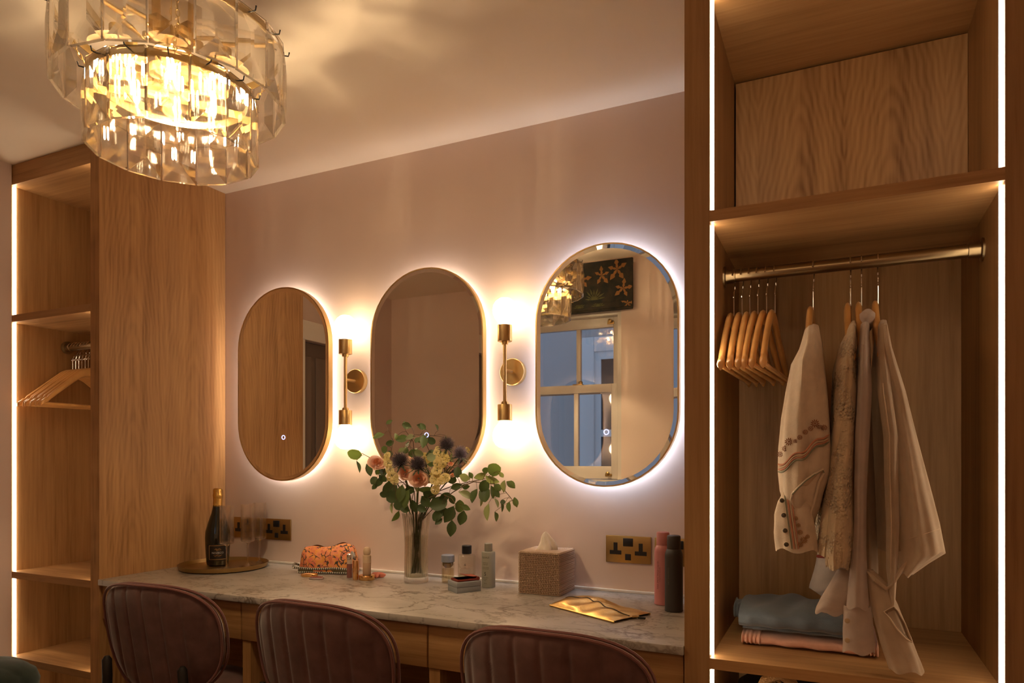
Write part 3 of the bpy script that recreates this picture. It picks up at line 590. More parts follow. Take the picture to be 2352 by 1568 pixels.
lath('lip_gloss', 'mauve lip gloss tube with silver cap leaning by the paisley bag', 'cosmetics', P(803, 1326), [('tube', [(0, 0), (.0095, 0), (.0098, .002), (.0098, .048), (.0085, .050)], lip), ('collar', [(.0095, .050), (.0095, .064), (.0080, .066)], pm('frosted cap', (.55, .42, .34), .3)), ('cap', [(.0075, .066), (.010, .067), (.011, .074), (.0098, .083), (.006, .086), (0, .087)], M['steel'])])
lath('lipstick', 'slim rose gold lipstick case beside the mauve lip gloss', 'cosmetics', P(817, 1331), [('case', [(0, 0), (.0095, 0), (.0100, .001), (.0100, .032)], rose), ('cap', [(.0103, .0325), (.0103, .066), (.0095, .068), (0, .068)], rose)])
gp = P(838, 1332) + Vector((0, .012, 0))
lath('compact', 'round gold pot under the foundation bottle', 'cosmetics', gp, [('pot', [(0, 0), (.0265, 0), (.0275, .001), (.0275, .008)], M['gold']), ('lid', [(.0280, .0085), (.0280, .0155), (.027, .0170), (0, .0170)], M['gold'])])
lath('foundation_bottle', 'beige foundation stick with a round cream top on the gold pot', 'cosmetics', gp+Vector((0, 0, .0172)), [('bottle', [(0, 0), (.0140, 0), (.0145, .001), (.0145, .042), (.0140, .043)], skin), ('collar', [(.0148, .0432), (.0148, .068), (.0125, .070)], cream), ('ball_cap', [(.0095, .070), (.0125, .074), (.0135, .082), (.0122, .091), (.008, .097), (0, .099)], cream)])
sc = thing('hair_tie', 'crumpled coral scrap of fabric beside the foundation bottle', 'hair tie', P(867, 1326), R(20)); rnd = random.Random(5)
def crump(u, v):
    a = 2*PI*u; t_ = PI*v; r = 1+.28*sin(3*a+2*v)+.22*sin(7*a-5*v)
    return (.024*r*sin(t_)*cos(a), .015*r*sin(t_)*sin(a), max(.0006, .009-.010*cos(t_)+.003*sin(5*a)*sin(t_)))
MB().grid(crump, 36, 12, wrap=True).build('fabric', cloth('coral fabric', (.62, .20, .13)), sc, world=False)
cp = thing('compact', 'oval gold compact lying in front of the paisley bag', 'cosmetics', P(708, 1324)+Vector((0, .006, 0)), R(15))
MB().lathe([(0, 0), (.029, 0), (.032, .003), (.032, .0055)], n=40).xf(Matrix.Diagonal((1, .62, 1, 1))).build('case', M['gold'], cp, world=False); MB().lathe([(.032, .006), (.0318, .009), (.026, .012), (0, .0135)], n=40).xf(Matrix.Diagonal((1, .62, 1, 1))).build('lid', M['gold'], cp, world=False)
pl = thing('eye_palette', 'small clear palette with red edging in front of the gold compact', 'cosmetics', P(727, 1330), R(22))
MB().box(-.025, -.011, 0, .025, .011, .0075, .003).build('case', pm('frosted mauve plastic', (.36, .27, .27), .25, coat=.4), pl, world=False)
for k in range(7): MB().box(-.021+k*.0061, -.008, .0076, -.0165+k*.0061, .008, .0092, .0006).build('pan', pm('brick red powder', (.30, .06, .04), .8) if k == 0 else bpy.data.materials['brick red powder'], pl, world=False)
# bottles
ref = thinglass('clear bottle', .16, (.95, .93, .88)); fluid = thinglass('pale toner', .05, (.93, .88, .74))
bx = thing('gift_box', 'pale blue grey lidded box under the red leather wallet', 'box', (-1.090, 1.958, ZT), R(55)); bg_ = pm('blue grey card', (.27, .29, .31), .6)
MB().box(-.043, -.034, 0, .043, .034, .0175, .001).build('tray', bg_, bx, world=False); MB().box(-.0435, -.0345, .0182, .0435, .0345, .034, .001).build('lid', bg_, bx, world=False)
wa = thing('wallet', 'small red leather wallet on the blue grey box', 'wallet', (-1.090, 1.958, ZT+.0342), R(55)); le = pm('red leather', (.23, .035, .018), .45, bmp=.25, bs=500)
MB().grid(lambda u, v: (-.036+.074*v if u < .5 else .038-.074*v if False else -.036+.074*v, -.026+.052*(u if u < .5 else 1-u)*2 if False else -.026+.052*((u*2) if u < .5 else (2-2*u)), .0 if u < .5 else .0075), 20, 6).box(-.036, -.027, .0002, .036, .027, .0075, .003).build('fold', le, wa, world=False)
MB().lathe([(.0005, -.027), (.0062, -.027), (.0062, .027), (.0005, .027)], (.036, 0, .0064), 18, 'y').build('spine', le, wa, world=False)
fl = MB(); 
def flap(u, v): x = .036-.052*u; return (x, -.024+.048*v, .0126+.014*max(0, u-.25)**1.5+.0010)
fl.grid(flap, 10, 6); fl.grid(lambda u, v: Vector(flap(u, v))-Vector((0, 0, .0014)), 10, 6); fl.build('flap', pm('worn red leather', (.36, .085, .045), .5, bmp=.2, bs=500), wa, world=False, ang=80)
sb = thing('lotion_bottle', 'short clear bottle with blue grey cap behind the gift box', 'bottle', (-1.213, 2.062, ZT))
MB().lathe([(0, 0), (.021, 0), (.0225, .002), (.0225, .066), (.020, .070), (.017, .072)], n=36).build('bottle_glass', ref, sb, world=False); MB().lathe([(0, .003), (.020, .003), (.020, .048), (0, .048)], n=30).build('lotion', fluid, sb, world=False)
MB().lathe([(.0228, .072), (.0228, .094), (.0215, .0955), (0, .0955)], n=36).build('cap', pm('blue grey cap', (.26, .29, .36), .45), sb, world=False)
MB().lathe([(0, .052), (.010, .052), (.0185, .060), (.019, .071), (0, .071)], n=24).build('stopper', pm('amber stopper', (.22, .14, .05), .25), sb, world=False)
cb = thing('toner_bottle', 'square shouldered clear bottle with black cap behind red wallet', 'bottle', (-1.150, 2.082, ZT), R(30))
MB().box(-.030, -.016, 0, .030, .016, .098, .006).lathe([(.012, .098), (.012, .104)], n=24).build('bottle_glass', ref, cb, world=False); MB().box(-.027, -.013, .004, .027, .013, .030, .004).build('toner', fluid, cb, world=False)
MB().lathe([(.0165, .101), (.0168, .102), (.0168, .128), (.0155, .1295), (0, .1295)], n=32).build('cap', M['black'], cb, world=False)
tx = text_mb('&', .012); tx.v = [Vector((p.x-.006, -.0163, p.y+.064)) for p in tx.v]; tx.build('lettering', pm('grey print', (.14, .11, .09), .6), cb, world=False, smooth=False)
tx = text_mb('REN', .0045); tx.v = [Vector((p.x-.006, -.0163, p.y+.054)) for p in tx.v]; tx.build('lettering', bpy.data.materials['grey print'], cb, world=False, smooth=False)
gb = thing('cleanser_bottle', 'tall grey green bottle with small black print beside gift box', 'bottle', (-1.050, 2.050, ZT)); gg = pm('grey green plastic', (.30, .29, .235), .5)
MB().lathe([(0, 0), (.0215, 0), (.0228, .0015), (.0228, .1150), (.0215, .1175), (.012, .1185)], n=44).build('bottle_body', gg, gb, world=False); MB().lathe([(.0128, .1187), (.0132, .1195), (.0132, .144), (.012, .1455), (0, .1455)], n=32).build('cap', gg, gb, world=False)
ga = math.atan2(-2.05, 1.05)-.50; ink = pm('black print', (.02, .018, .016), .6)
for txt, sz, z in (('SQUALE', .0078, .100), ('Radiance', .0052, .083), ('Cleanser', .0052, .0775), ('gently purifying', .0040, .0675), ('with botanicals', .0040, .0630), ('5', .017, .0455), ('Travel edition', .0040, .034), ('for all skin', .0036, .0290), ('types', .0036, .0245), ('150 ml', .0040, .0150)):
    tx = text_mb(txt, sz); wrap(tx, 0, 0, .02295, ga); tx.v = [p+Vector((0, 0, z)) for p in tx.v]; tx.build('lettering', ink, gb, world=False, smooth=False)
def can(label, x, y, h, m, txt):
    t = thing('spray_can', label, 'spray can', (x, y, ZT), 0, 'tall spray cans beside the wardrobe')
    MB().lathe([(0, 0), (.0235, 0), (.0250, .001), (.0255, .004), (.0248, .006), (.0248, h-.058), (.0240, h-.050), (.0205, h-.041), (.0190, h-.0385)], n=44).build('can', m, t, world=False)
    MB().lathe([(.0185, h-.038), (.0187, h-.037), (.0187, h-.004), (.0175, h-.001), (.015, h), (0, h)], n=40).build('cap', m, t, world=False)
    a = math.atan2(-y, -x)-.62
    for tt, sz, dz, off in txt:
        b = text_mb(tt, sz); b.v = [Vector((-p.y+off, p.x, 0)) for p in b.v]; wrap(b, 0, 0, .0250, a); b.v = [p+Vector((0, 0, dz)) for p in b.v]
        b.build('lettering', bpy.data.materials[m.name+' print'], t, world=False, smooth=False)
pk = pm('pink lacquer', (.52, .20, .20), .38); pm('pink lacquer print', (.16, .05, .05), .6); dk = pm('charcoal lacquer', (.030, .025, .022), .5); pm('charcoal lacquer print', (.10, .085, .06), .6)
can('pink spray can with upright print beside the wardrobe', -.462, 2.025, .212, pk, [('HAIR SPRAY MOLD LIQUID', .0068, .088, 0), ('strong hold for every style', .0040, .090, .006)])
can('charcoal spray can in front of the pink can', -.414, 1.948, .212, dk, [('DRY SHAMPOO', .0068, .10, 0)])
# tissue box with crochet cover
tb = thing('tissue_box', 'cube tissue box in beige crochet cover', 'tissue box', (-.846, 2.065, ZT), R(0)); kn = pm('beige raffia', (.52, .38, .27), .85)
S, Hh = .068, .132; MB().box(-S, -S, 0, S, S, Hh, .004).build('cover', pm('dark raffia base', (.16, .085, .05), .9), tb, world=False)
stc = MB().lathe([(0, -1), (.75, -.7), (1, 0), (.75, .7), (0, 1)], n=6); nr = 24
def stitches(T, n, m):
    b = MB(); p = 2*S/n; q = Hh/m
    for j in range(m):
        for i in range(n):
            x = -S+p*(i+.5); z = q*(j+.5); tilt = .7 if j % 2 else -.7
            Mx = T @ Matrix.Translation((x, 0, z)) @ Matrix.Rotation(tilt, 4, 'Y') @ Matrix.Diagonal((p*.36, .0034, q*.62, 1)); b.add([Mx @ v for v in stc.v], stc.f)
    return b
for k in range(4): o = stitches(Matrix.Rotation(PI/2*k, 4, 'Z') @ Matrix.Translation((0, -S, 0)), 24, 23).build('crochet_stitches', kn, tb, world=False, ang=80); o['kind'] = 'stuff'
b = MB(); 
for r in range(2, 12):
    hw = S*r/11.5
    for k in range(4):
        for i in range(2*r):
            x = -hw+hw*(i+.5)/r
            Mx = Matrix.Rotation(PI/2*k, 4, 'Z') @ Matrix.Translation((x, -hw, Hh)) @ Matrix.Rotation(.6, 4, 'Z') @ Matrix.Diagonal((.0036, .0030, .0026, 1)); b.add([Mx @ v for v in stc.v], stc.f)
o = b.build('crochet_stitches', kn, tb, world=False, ang=80); o['kind'] = 'stuff'
def tis(u, v):
    a = 2*PI*u; z = .130+.062*v; r = .030*(1-v)**.62*(1+.22*sin(4*a+3*v))+.0015
    return (r*cos(a)*1.0+.004*sin(5*v), r*sin(a)*.55, z)
MB().grid(tis, 40, 14, wrap=True).build('tissue', cloth('tissue paper', (.72, .64, .54)), tb, world=False, ang=80)
# gold pouch
gpm = pm('crackled gold leather', (.78, .52, .18), .33, 1)
t_ = gpm.node_tree; g_ = N(t_, 'ShaderNodeNewGeometry'); v_ = N(t_, 'ShaderNodeTexVoronoi', Scale=260.0); t_.links.new(g_.outputs['Position'], v_.inputs['Vector']); bump(t_, t_.nodes['Principled BSDF'], v_.outputs['Color'], 1.0, .010)
PO = thing('clutch_pouch', 'flat crackled gold leather pouch with zip on the worktop', 'bag', (-.60, 1.885, ZT), 0)
c4 = [atz(1263, 1392, ZT), atz(1410, 1431, ZT), atz(1493, 1412, ZT), atz(1330, 1372, ZT)]
def pouch(u, v, top):
    p = (c4[0]*(1-u)+c4[1]*u)*(1-v)+(c4[3]*(1-u)+c4[2]*u)*v
    e = (16*u*(1-u)*v*(1-v))**.62
    h = .0060+.026*e*(.72+.28*sin(5*u+1.2))+.0045*sin(9*u+5*v)*e+.003*sin(23*u-11*v)*e if top else .0010+.004*(1-e)
    p.z = ZT+max(.0008, h); return p
MB().grid(lambda u, v: pouch(u, v, 1), 40, 24).grid(lambda u, v: pouch(u, v, 0), 40, 24).build('pouch_body', gpm, PO, ang=80)
zp = [pouch(.02+.96*i/40, .48+.08*sin(6*i/40), 1)+Vector((0, 0, .0006)) for i in range(41)]
MB().tube(zp, .0016, 6).build('zip', pm('dark zip', (.06, .035, .015), .5), PO)
for vv in (0, 1): MB().tube([pouch(i/40, vv, 1)+Vector((0, 0, -.003)) for i in range(41)], .0028, 6).build('edge_seam', gpm, PO)
e_ = pouch(1, .5, 1); MB().tube([e_, e_+Vector((.008, .004, .001)), e_+Vector((.016, .006, 0))], .0035, 8).build('zip_end', M['brassd'], PO); MB().box(e_.x+.014, e_.y+.001, ZT+.002, e_.x+.034, e_.y+.009, ZT+.007, .001).build('zip_pull', M['dark'], PO)

# ------------------------------------------------------------------ vase with flowers
VX, VY = -1.318, 2.025
va = thing('vase', 'ribbed clear glass vase of cut flowers on the worktop', 'vase', (VX, VY, ZT))
rib = lambda a, z: .018*cos(26*a) if z > .018 else 0
vo_ = [(.040, 0), (.0425, .004), (.0425, .016), (.0405, .022), (.0402, .06), (.0395, .10), (.0392, .135), (.0410, .17), (.0455, .21), (.0490, .238)]
MB().lathe([(0, 0)]+vo_+[(.0470, .2385)]+[(r-.0035, z) for r, z in vo_[::-1] if z > .02]+[(0, .018)], n=104, flute=rib).build('vase_glass', M['vase'], va, world=False, ang=60)
MB().lathe([(0, .0195), (.0362, .0195), (.0360, .06), (.0352, .10), (.0348, .135), (.0360, .160), (0, .160)], n=40).build('water', M['water'], va, world=False)
stemm = pm('flower stem', (.075, .085, .025), .6); twig = pm('eucalyptus twig', (.12, .075, .035), .6)
def leafmat(n, c, tr=.30):
    m, t, b = nt(n); b.inputs['Base Color'].default_value = (*c, 1); b.inputs['Roughness'].default_value = .5
    o = [x for x in t.nodes if x.type == 'OUTPUT_MATERIAL'][0]; tl = N(t, 'ShaderNodeBsdfTranslucent'); tl.inputs[0].default_value = (c[0]*1.3, c[1]*1.35, c[2]*.7, 1); mx = N(t, 'ShaderNodeMixShader'); mx.inputs[0].default_value = tr
    t.links.new(b.outputs[0], mx.inputs[1]); t.links.new(tl.outputs[0], mx.inputs[2]); t.links.new(mx.outputs[0], o.inputs[0]); return m
lmats = [leafmat('eucalyptus leaf mid', (.12, .175, .06)), leafmat('eucalyptus leaf pale', (.27, .31, .15)), leafmat('eucalyptus leaf deep', (.065, .100, .038))]
def leaf_mesh(m, pointed):
    b = MB(); prof = [(0, .02), (.10, .34), (.28, .86), (.46, 1.0), (.64, .90), (.82, .56), (.94, .22), (1, .01)] if pointed else [(0, .03), (.08, .5), (.25, .93), (.48, 1.0), (.70, .92), (.87, .62), (.96, .3), (1, .03)]
    vs = []
    for u, w_ in prof:
        for v in (-1, -.5, 0, .5, 1): vs.append((u-.5, v*.5*w_, .10*abs(v)*w_-.16*(u-.5)**2))
    fs = [(k*5+i, k*5+i+1, (k+1)*5+i+1, (k+1)*5+i) for k in range(7) for i in range(4)]
    b.add(vs, fs); return b.mesh('leaf', m, ang=80)
lms = [[leaf_mesh(m, p) for p in (0, 1)] for m in lmats]
rl = random.Random(11)
def zp(zx, zy): return 780+zx/3.734, 940+zy/3.734
NECK = Vector((VX, VY, ZT+.215)); FOOT = Vector((VX, VY, ZT+.03))
def stem_into(t, tip, r, m, sway=.0, foot=None):
    f = FOOT+Vector((rl.uniform(-.018, .018), rl.uniform(-.018, .018), 0)); n = NECK+Vector((max(-.03, min(.03, (tip.x-VX)*.16)), max(-.02, min(.02, (tip.y-VY)*.2)), 0))
    d = tip-n; mid = n+d*.5+Vector((0, 0, .035+sway)) if d.length > .03 else n+d*.5
    pts = []
    for k in range(5): pts.append(f.lerp(n, k/4))
    for k in range(1, 9): q = k/8; pts.append(n*(1-q)**2+mid*2*q*(1-q)+tip*q*q)
    MB().tube(pts, r, 6).build('stem', m, t); return pts
def branch(label, Y0, Y1, main, leaves, group='eucalyptus branches in the vase'):
    """main: pixel path of the twig in the enlarged view; leaves: (x, y, length, width, angle on the picture, tone, depth)"""
    t = thing('eucalyptus_branch', label, 'branch', FOOT, 0, group)
    ws = [at(*zp(x, y), Y0+(Y1-Y0)*k/max(1, len(main)-1)) for k, (x, y) in enumerate(main)]
    stem_into(t, ws[0], .0016, twig)
    if len(ws) > 1: MB().tube(ws, [.0016-.0008*k/len(ws) for k in range(len(ws))], 6).build('twig', twig, t)
    pd = []
    for k in range(len(ws)-1): pd += [ws[k].lerp(ws[k+1], q/4) for q in range(5)]
    pd = pd or ws
    tw = MB()
    for (x, y, L, W, ang, tone, Y) in leaves:
        c = at(*zp(x, y), Y); dep = (c-Vector((0, 0, CZ))).dot(Vector((-s_, c_, 0))); k = dep/F/3.734
        l, w_ = L*k, max(W, 26)*k; a = R(-ang)
        view = (Vector((0, 0, CZ))-c).normalized(); rx = Vector((c_, s_, 0)); uy = Vector((0, 0, 1))
        ax = (rx*cos(a)+uy*sin(a)); ax = (ax+view*rl.uniform(-.35, .35)).normalized()
        tilt = rl.uniform(-.5, .5) if W > .5*L else rl.uniform(.7, .95)*rl.choice((-1, 1))
        nz_ = (view-ax*view.dot(ax)).normalized(); sd = nz_.cross(ax).normalized()
        n2 = (nz_*cos(tilt)+sd*sin(tilt)); s2 = n2.cross(ax).normalized()
        # stalk end nearer the twig
        near = min(pd, key=lambda p: (p-c).length)
        if (c+ax*l/2-near).length < (c-ax*l/2-near).length: ax = -ax; s2 = -s2
        w_ = w_/max(.45, abs(cos(tilt)))
        Mx = Matrix((( ax.x*l, s2.x*w_, n2.x*l, c.x), (ax.y*l, s2.y*w_, n2.y*l, c.y), (ax.z*l, s2.z*w_, n2.z*l, c.z), (0, 0, 0, 1)))
        o = bpy.data.objects.new('leaf', lms[tone][1 if L > 1.45*W else 0]); col.objects.link(o); o.parent = t; o.matrix_local = wmat(t).inverted() @ Mx
        st = c-ax*l*.5; d = near-st
        if d.length > .008: tw.tube([st, st+d*.5+Vector((0, 0, .004)), near], .0007, 5)
    if tw.v: tw.build('leaf_stalks', twig, t)
branch('eucalyptus branch with bright leaves rising before the middle mirror', 2.04, 2.06, [(690, 560), (640, 420), (600, 300), (640, 215), (690, 220)], [(575,138,98,60,20,0,2.06),(715,145,75,42,50,0,2.06),(535,250,112,66,-15,0,2.05),(718,272,124,68,95,0,2.03),(790,270,74,62,40,2,2.05),(665,262,64,40,-50,0,2.06),(605,240,94,45,-15,1,2.05),(635,375,112,70,-20,0,2.05),(680,375,84,62,20,1,2.04),(790,410,90,76,0,1,2.04),(790,465,84,42,-10,0,2.03),(530,350,70,40,-30,1,2.06)])
branch('eucalyptus sprig with small leaves at the upper left of the bouquet', 2.02, 2.05, [(560, 600), (440, 400), (455, 270), (420, 180)], [(335,228,106,50,-20,0,2.05),(425,108,64,36,-30,0,2.06),(430,288,72,50,-20,2,2.05),(385,345,66,56,-50,0,2.04),(430,380,60,50,20,2,2.04)])
branch('eucalyptus branch reaching furthest left with one round hanging leaf', 2.0, 2.02, [(560, 640), (400, 520), (290, 430), (235, 400), (190, 375)], [(128,382,124,88,10,0,2.02),(160,490,112,30,75,2,2.01),(250,520,112,62,70,2,2.0),(335,525,90,62,-60,0,2.0),(372,540,72,60,60,2,2.0),(295,610,78,60,-50,2,1.99),(335,620,112,56,-60,2,1.99),(300,660,72,42,-50,2,1.99),(370,590,90,60,40,2,2.0)])
branch('eucalyptus branch of large dark leaves drooping over the vase front', 1.98, 1.96, [(640, 700), (560, 620), (470, 640)], [(430,680,146,122,-45,2,1.97),(380,725,72,60,0,2,1.97),(450,750,116,100,30,2,1.97),(525,720,156,84,100,0,1.95),(570,770,176,84,105,0,1.955),(510,820,96,90,60,2,1.97),(480,915,112,46,-55,0,1.97),(640,660,134,32,60,1,1.94),(450,840,110,24,92,1,1.98),(560,860,88,60,10,2,1.97),(640,830,124,66,70,2,1.98),(600,690,90,70,-30,2,1.97)])
branch('eucalyptus branch with dark leaves hanging right below the bouquet', 1.98, 1.95, [(760, 760), (860, 720), (960, 760), (1000, 820)], [(730,680,134,52,-5,0,1.97),(765,730,104,72,20,2,1.98),(740,790,124,84,50,2,1.98),(850,810,156,120,-20,2,1.96),(1030,830,114,80,90,0,1.95),(1085,840,86,50,30,0,1.95),(1050,930,134,86,105,2,1.95),(940,900,164,100,-60,2,1.95),(840,910,116,80,-50,2,1.96),(850,960,84,50,-40,2,1.96),(958,1020,146,86,95,2,1.94),(900,880,106,70,60,2,1.97),(900,745,114,70,-30,2,1.97),(965,770,96,60,70,2,1.97),(700,850,104,70,30,2,1.99),(1000,660,104,60,-20,2,1.98)])
branch('eucalyptus branch of pale leaves spreading right under the bulb', 2.0, 1.98, [(800, 720), (960, 660), (1110, 620), (1230, 600), (1330, 540)], [(1010,540,94,72,90,2,2.0),(1072,582,106,72,15,1,1.98),(1125,565,66,42,60,0,1.99),(1205,570,116,62,-20,1,1.98),(1310,600,136,68,25,1,1.97),(1325,515,126,112,40,0,1.98),(1250,520,56,52,0,2,1.99),(1240,660,116,90,100,2,1.97),(1246,730,134,100,90,2,1.97),(1310,710,124,52,80,0,1.97),(1355,670,76,60,50,0,1.97),(1350,720,84,52,60,2,1.97),(1085,735,146,62,25,1,1.96),(1155,740,134,62,110,2,1.97),(1080,660,76,50,0,2,1.99),(960,600,94,70,20,2,2.0),(1390,560,60,40,60,1,1.98)])
branch('eucalyptus tip with small leaves furthest right of the bouquet', 1.98, 1.97, [(1150, 620), (1330, 640), (1420, 700), (1470, 760), (1500, 800)], [(1410,660,114,48,95,1,1.97),(1470,645,96,62,40,0,1.97),(1455,835,96,42,90,0,1.97),(1510,795,94,52,75,0,1.97),(1400,795,48,40,0,2,1.97),(1390,830,104,22,85,2,1.97),(1270,880,154,52,95,1,1.97),(1340,920,94,38,80,0,1.97),(1210,790,86,26,90,1,1.97),(1345,800,94,28,70,1,1.97)])
# thistles
spm = pm('thistle dark spines', (.115, .088, .105), .6); spp = pm('thistle silver spines', (.26, .22, .29), .55); thc = pm('thistle core', (.040, .032, .040), .8); brm = pm('thistle bracts', (.045, .06, .03), .6)
def thistle(zx, zy, rz, Y, label, pale, seed):
    c = at(*zp(zx, zy), Y); k = (c-Vector((0, 0, CZ))).dot(Vector((-s_, c_, 0)))/F/3.734; r = rz*k; rg = random.Random(seed)
    t = thing('thistle', label, 'flower', FOOT, 0, 'spiky thistle heads in the vase'); up = (c-NECK); up = (up.normalized()*.55+Vector((0, -.25, .8))).normalized()
    stem_into(t, c-up*r*.5, .0019, stemm); q = up.to_track_quat('Z', 'Y').to_matrix().to_4x4(); T = Matrix.Translation(c) @ q
    MB().ball((0, 0, 0), r*.50, r*.50, r*.56, 18, 12).xf(T).build('cone', thc, t)
    b = MB(); n = 230
    for i in range(n):
        z = 1-1.72*(i+.5)/n; a = i*2.39996; rr = math.sqrt(max(0, 1-z*z)); d = Vector((rr*cos(a), rr*sin(a), z)); d2 = (d+Vector((0, 0, .25))).normalized(); L = r*(.92+.22*rg.random())
        p0 = d*r*.45; sd = d.orthogonal().normalized()*r*.035; s2 = d.cross(sd).normalized()*r*.035
        b.add([p0+sd, p0-sd*.5+s2, p0-sd*.5-s2, d2*L], [(0, 1, 3), (1, 2, 3), (2, 0, 3)])
    b.xf(T); o = b.build('spines', spp if pale else spm, t, smooth=False)
    for i in range(9):
        a = 2*PI*i/9+rg.random()*.3; d = Vector((cos(a), sin(a), -.15-.3*rg.random())); L = r*(1.25+.35*rg.random()); sd = Vector((-sin(a), cos(a), 0))
        pts = [(0, .10), (.35, .13), (.55, .07), (.75, .09), (1, 0)]; vs = [T @ (d*L*u+sd*r*v*sg+Vector((0, 0, -r*.35+.10*r*u))) for u, v in pts for sg in (1, -1)]
        MB().add(vs, [(2*k_, 2*k_+1, 2*k_+3, 2*k_+2) for k_ in range(4)]).build('bract', brm, t)
thistle(518, 440, 88, 1.955, 'dark thistle head left of centre above the small rose', 0, 1)
thistle(672, 470, 84, 1.945, 'dark thistle head directly above the large peach rose', 0, 2)
thistle(920, 300, 80, 1.985, 'highest thistle head, over the pale yellow blossoms', 0, 3)
thistle(1035, 378, 76, 1.985, 'silvery thistle head furthest right in the vase', 1, 4)
# roses
pet = [leafmat('rose petal outer', (.86, .58, .46), .1), leafmat('rose petal mid', (.86, .54, .40), .1), leafmat('rose petal inner', (.80, .42, .27), .1)]
def rose(zx, zy, rz, Y, label, face, seed):
    c = at(*zp(zx, zy), Y); k = (c-Vector((0, 0, CZ))).dot(Vector((-s_, c_, 0)))/F/3.734; r = rz*k; rg = random.Random(seed)
    t = thing('rose', label, 'flower', FOOT, 0, 'peach roses in the vase'); view = (Vector((0, 0, CZ))-c).normalized(); up = (view*face+Vector((0, 0, 1))*(1-face)).normalized()
    stem_into(t, c-up*r*.5-Vector((0, 0, r*.3)), .0022, stemm); T = Matrix.Translation(c) @ up.to_track_quat('Z', 'Y').to_matrix().to_4x4()
    for ly, (n, rad, h, opn) in enumerate(((5, .96, .42, .55), (6, .80, .55, .35), (6, .60, .58, .2), (5, .42, .55, .1), (4, .24, .5, .05))):
        for i in range(n):
            a0 = 2*PI*i/n+ly*.55+rg.uniform(-.1, .1); wd = 2*PI/n*.74
            def pt(u, v):
                a = a0+(u-.5)*2*wd*(.6+.4*v); e = abs(2*u-1)
                rr = r*rad*(.45+.55*v**.5+opn*.45*max(0, v-.5)+.12*sin(4*u+seed+i*2)*v); z = r*(-.34+(.36+.11*ly)*v**.9-.10*e*e*v-opn*.45*max(0, v-.5)+.07*sin(7*u+i)*v)
                return T @ Vector((rr*cos(a), rr*sin(a), z))
            MB().grid(pt, 9, 7).build('petal', pet[0 if ly < 2 else (1 if ly < 3 else 2)], t, ang=80)
    for i in range(5):
        a = 2*PI*i/5; MB().add([T @ Vector(p) for p in ((0, 0, -r*.42), (r*.5*cos(a-.3), r*.5*sin(a-.3), -r*.34), (r*.95*cos(a), r*.95*sin(a), -r*.30), (r*.5*cos(a+.3), r*.5*sin(a+.3), -r*.34))], [(0, 1, 2, 3)]).build('sepal', brm, t, smooth=False)
rose(678, 592, 76, 1.935, 'large open peach rose at the front of the bouquet', .97, 1)
rose(318, 455, 70, 1.985, 'peach rose furthest left in the vase', .62, 2)
rose(560, 545, 60, 1.96, 'small peach rose half hidden under the dark thistle', .8, 3)
rose(952, 465, 30, 2.0, 'tiny peach rosebud under the silvery thistle', .4, 4)
rose(972, 560, 28, 2.0, 'tiny peach rosebud beside the yellow blossoms on their right', .4, 5)
# yellow stocks
ypm = leafmat('pale yellow petal', (.72, .60, .30)); yeye = pm('green flower eye', (.55, .50, .18), .8)
def blossom_mesh():
    b = MB()
    for i in range(5):
        a0 = 2*PI*i/5
        def pt(u, v): a = a0+(u-.5)*1.5*(.4+.6*v); rr = .15+.85*v; return Vector((rr*cos(a), rr*sin(a), .30*v**.5-.28*v*v+.10*sin(9*u+i)*v))
        b.grid(pt, 6, 5)
    return b.mesh('blossom', ypm, ang=80)
bms = blossom_mesh(); eym = MB().ball((0, 0, .15), .15, .15, .10, 8, 5).mesh('eye', yeye)
def stock(label, pts, Y):
    t = thing('stock_flower', label, 'flower', FOOT, 0, 'pale yellow stock stems in the vase'); c0 = at(*zp(*pts[0][:2]), Y+.012); stem_into(t, c0, .0024, stemm)
    if len(pts) > 1: MB().tube([at(*zp(x, y), Y+.012) for x, y, r in pts], .0020, 6).build('flower_spike', stemm, t)
    for (x, y, rz) in pts:
        for q in range(2):
            c = at(*zp(x+rl.uniform(-14, 14)*q, y+rl.uniform(-30, 30)*q), Y+.012*q); k = (c-Vector((0, 0, CZ))).dot(Vector((-s_, c_, 0)))/F/3.734; r = rz*k*(1-.25*q)
            view = (Vector((0, 0, CZ))-c).normalized(); up = (view+Vector((rl.uniform(-.7, .7), rl.uniform(-.2, .2), rl.uniform(-.3, .6)))).normalized()
            Mx = Matrix.Translation(c) @ up.to_track_quat('Z', 'Y').to_matrix().to_4x4() @ Matrix.Rotation(rl.uniform(0, 6), 4, 'Z') @ Matrix.Diagonal((r, r, r, 1))
            o = bpy.data.objects.new('blossom', bms); col.objects.link(o); o.parent = t; o.matrix_local = wmat(t).inverted() @ Mx
            e = bpy.data.objects.new('eye', eym); col.objects.link(e); e.parent = o
stock('pale yellow stock stem at the left edge behind the thistle', [(455, 580, 52), (430, 520, 40), (415, 460, 40), (405, 405, 36), (470, 610, 40)], 1.975)
stock('pale yellow stock stem with open blossoms right of the large rose', [(820, 690, 40), (825, 600, 56), (835, 520, 52), (840, 460, 40), (905, 585, 46), (870, 610, 40)], 1.955)
stock('pale yellow stock stem rising below the highest thistle', [(880, 470, 36), (860, 410, 38), (830, 365, 32), (920, 420, 36), (900, 380, 32)], 1.99)

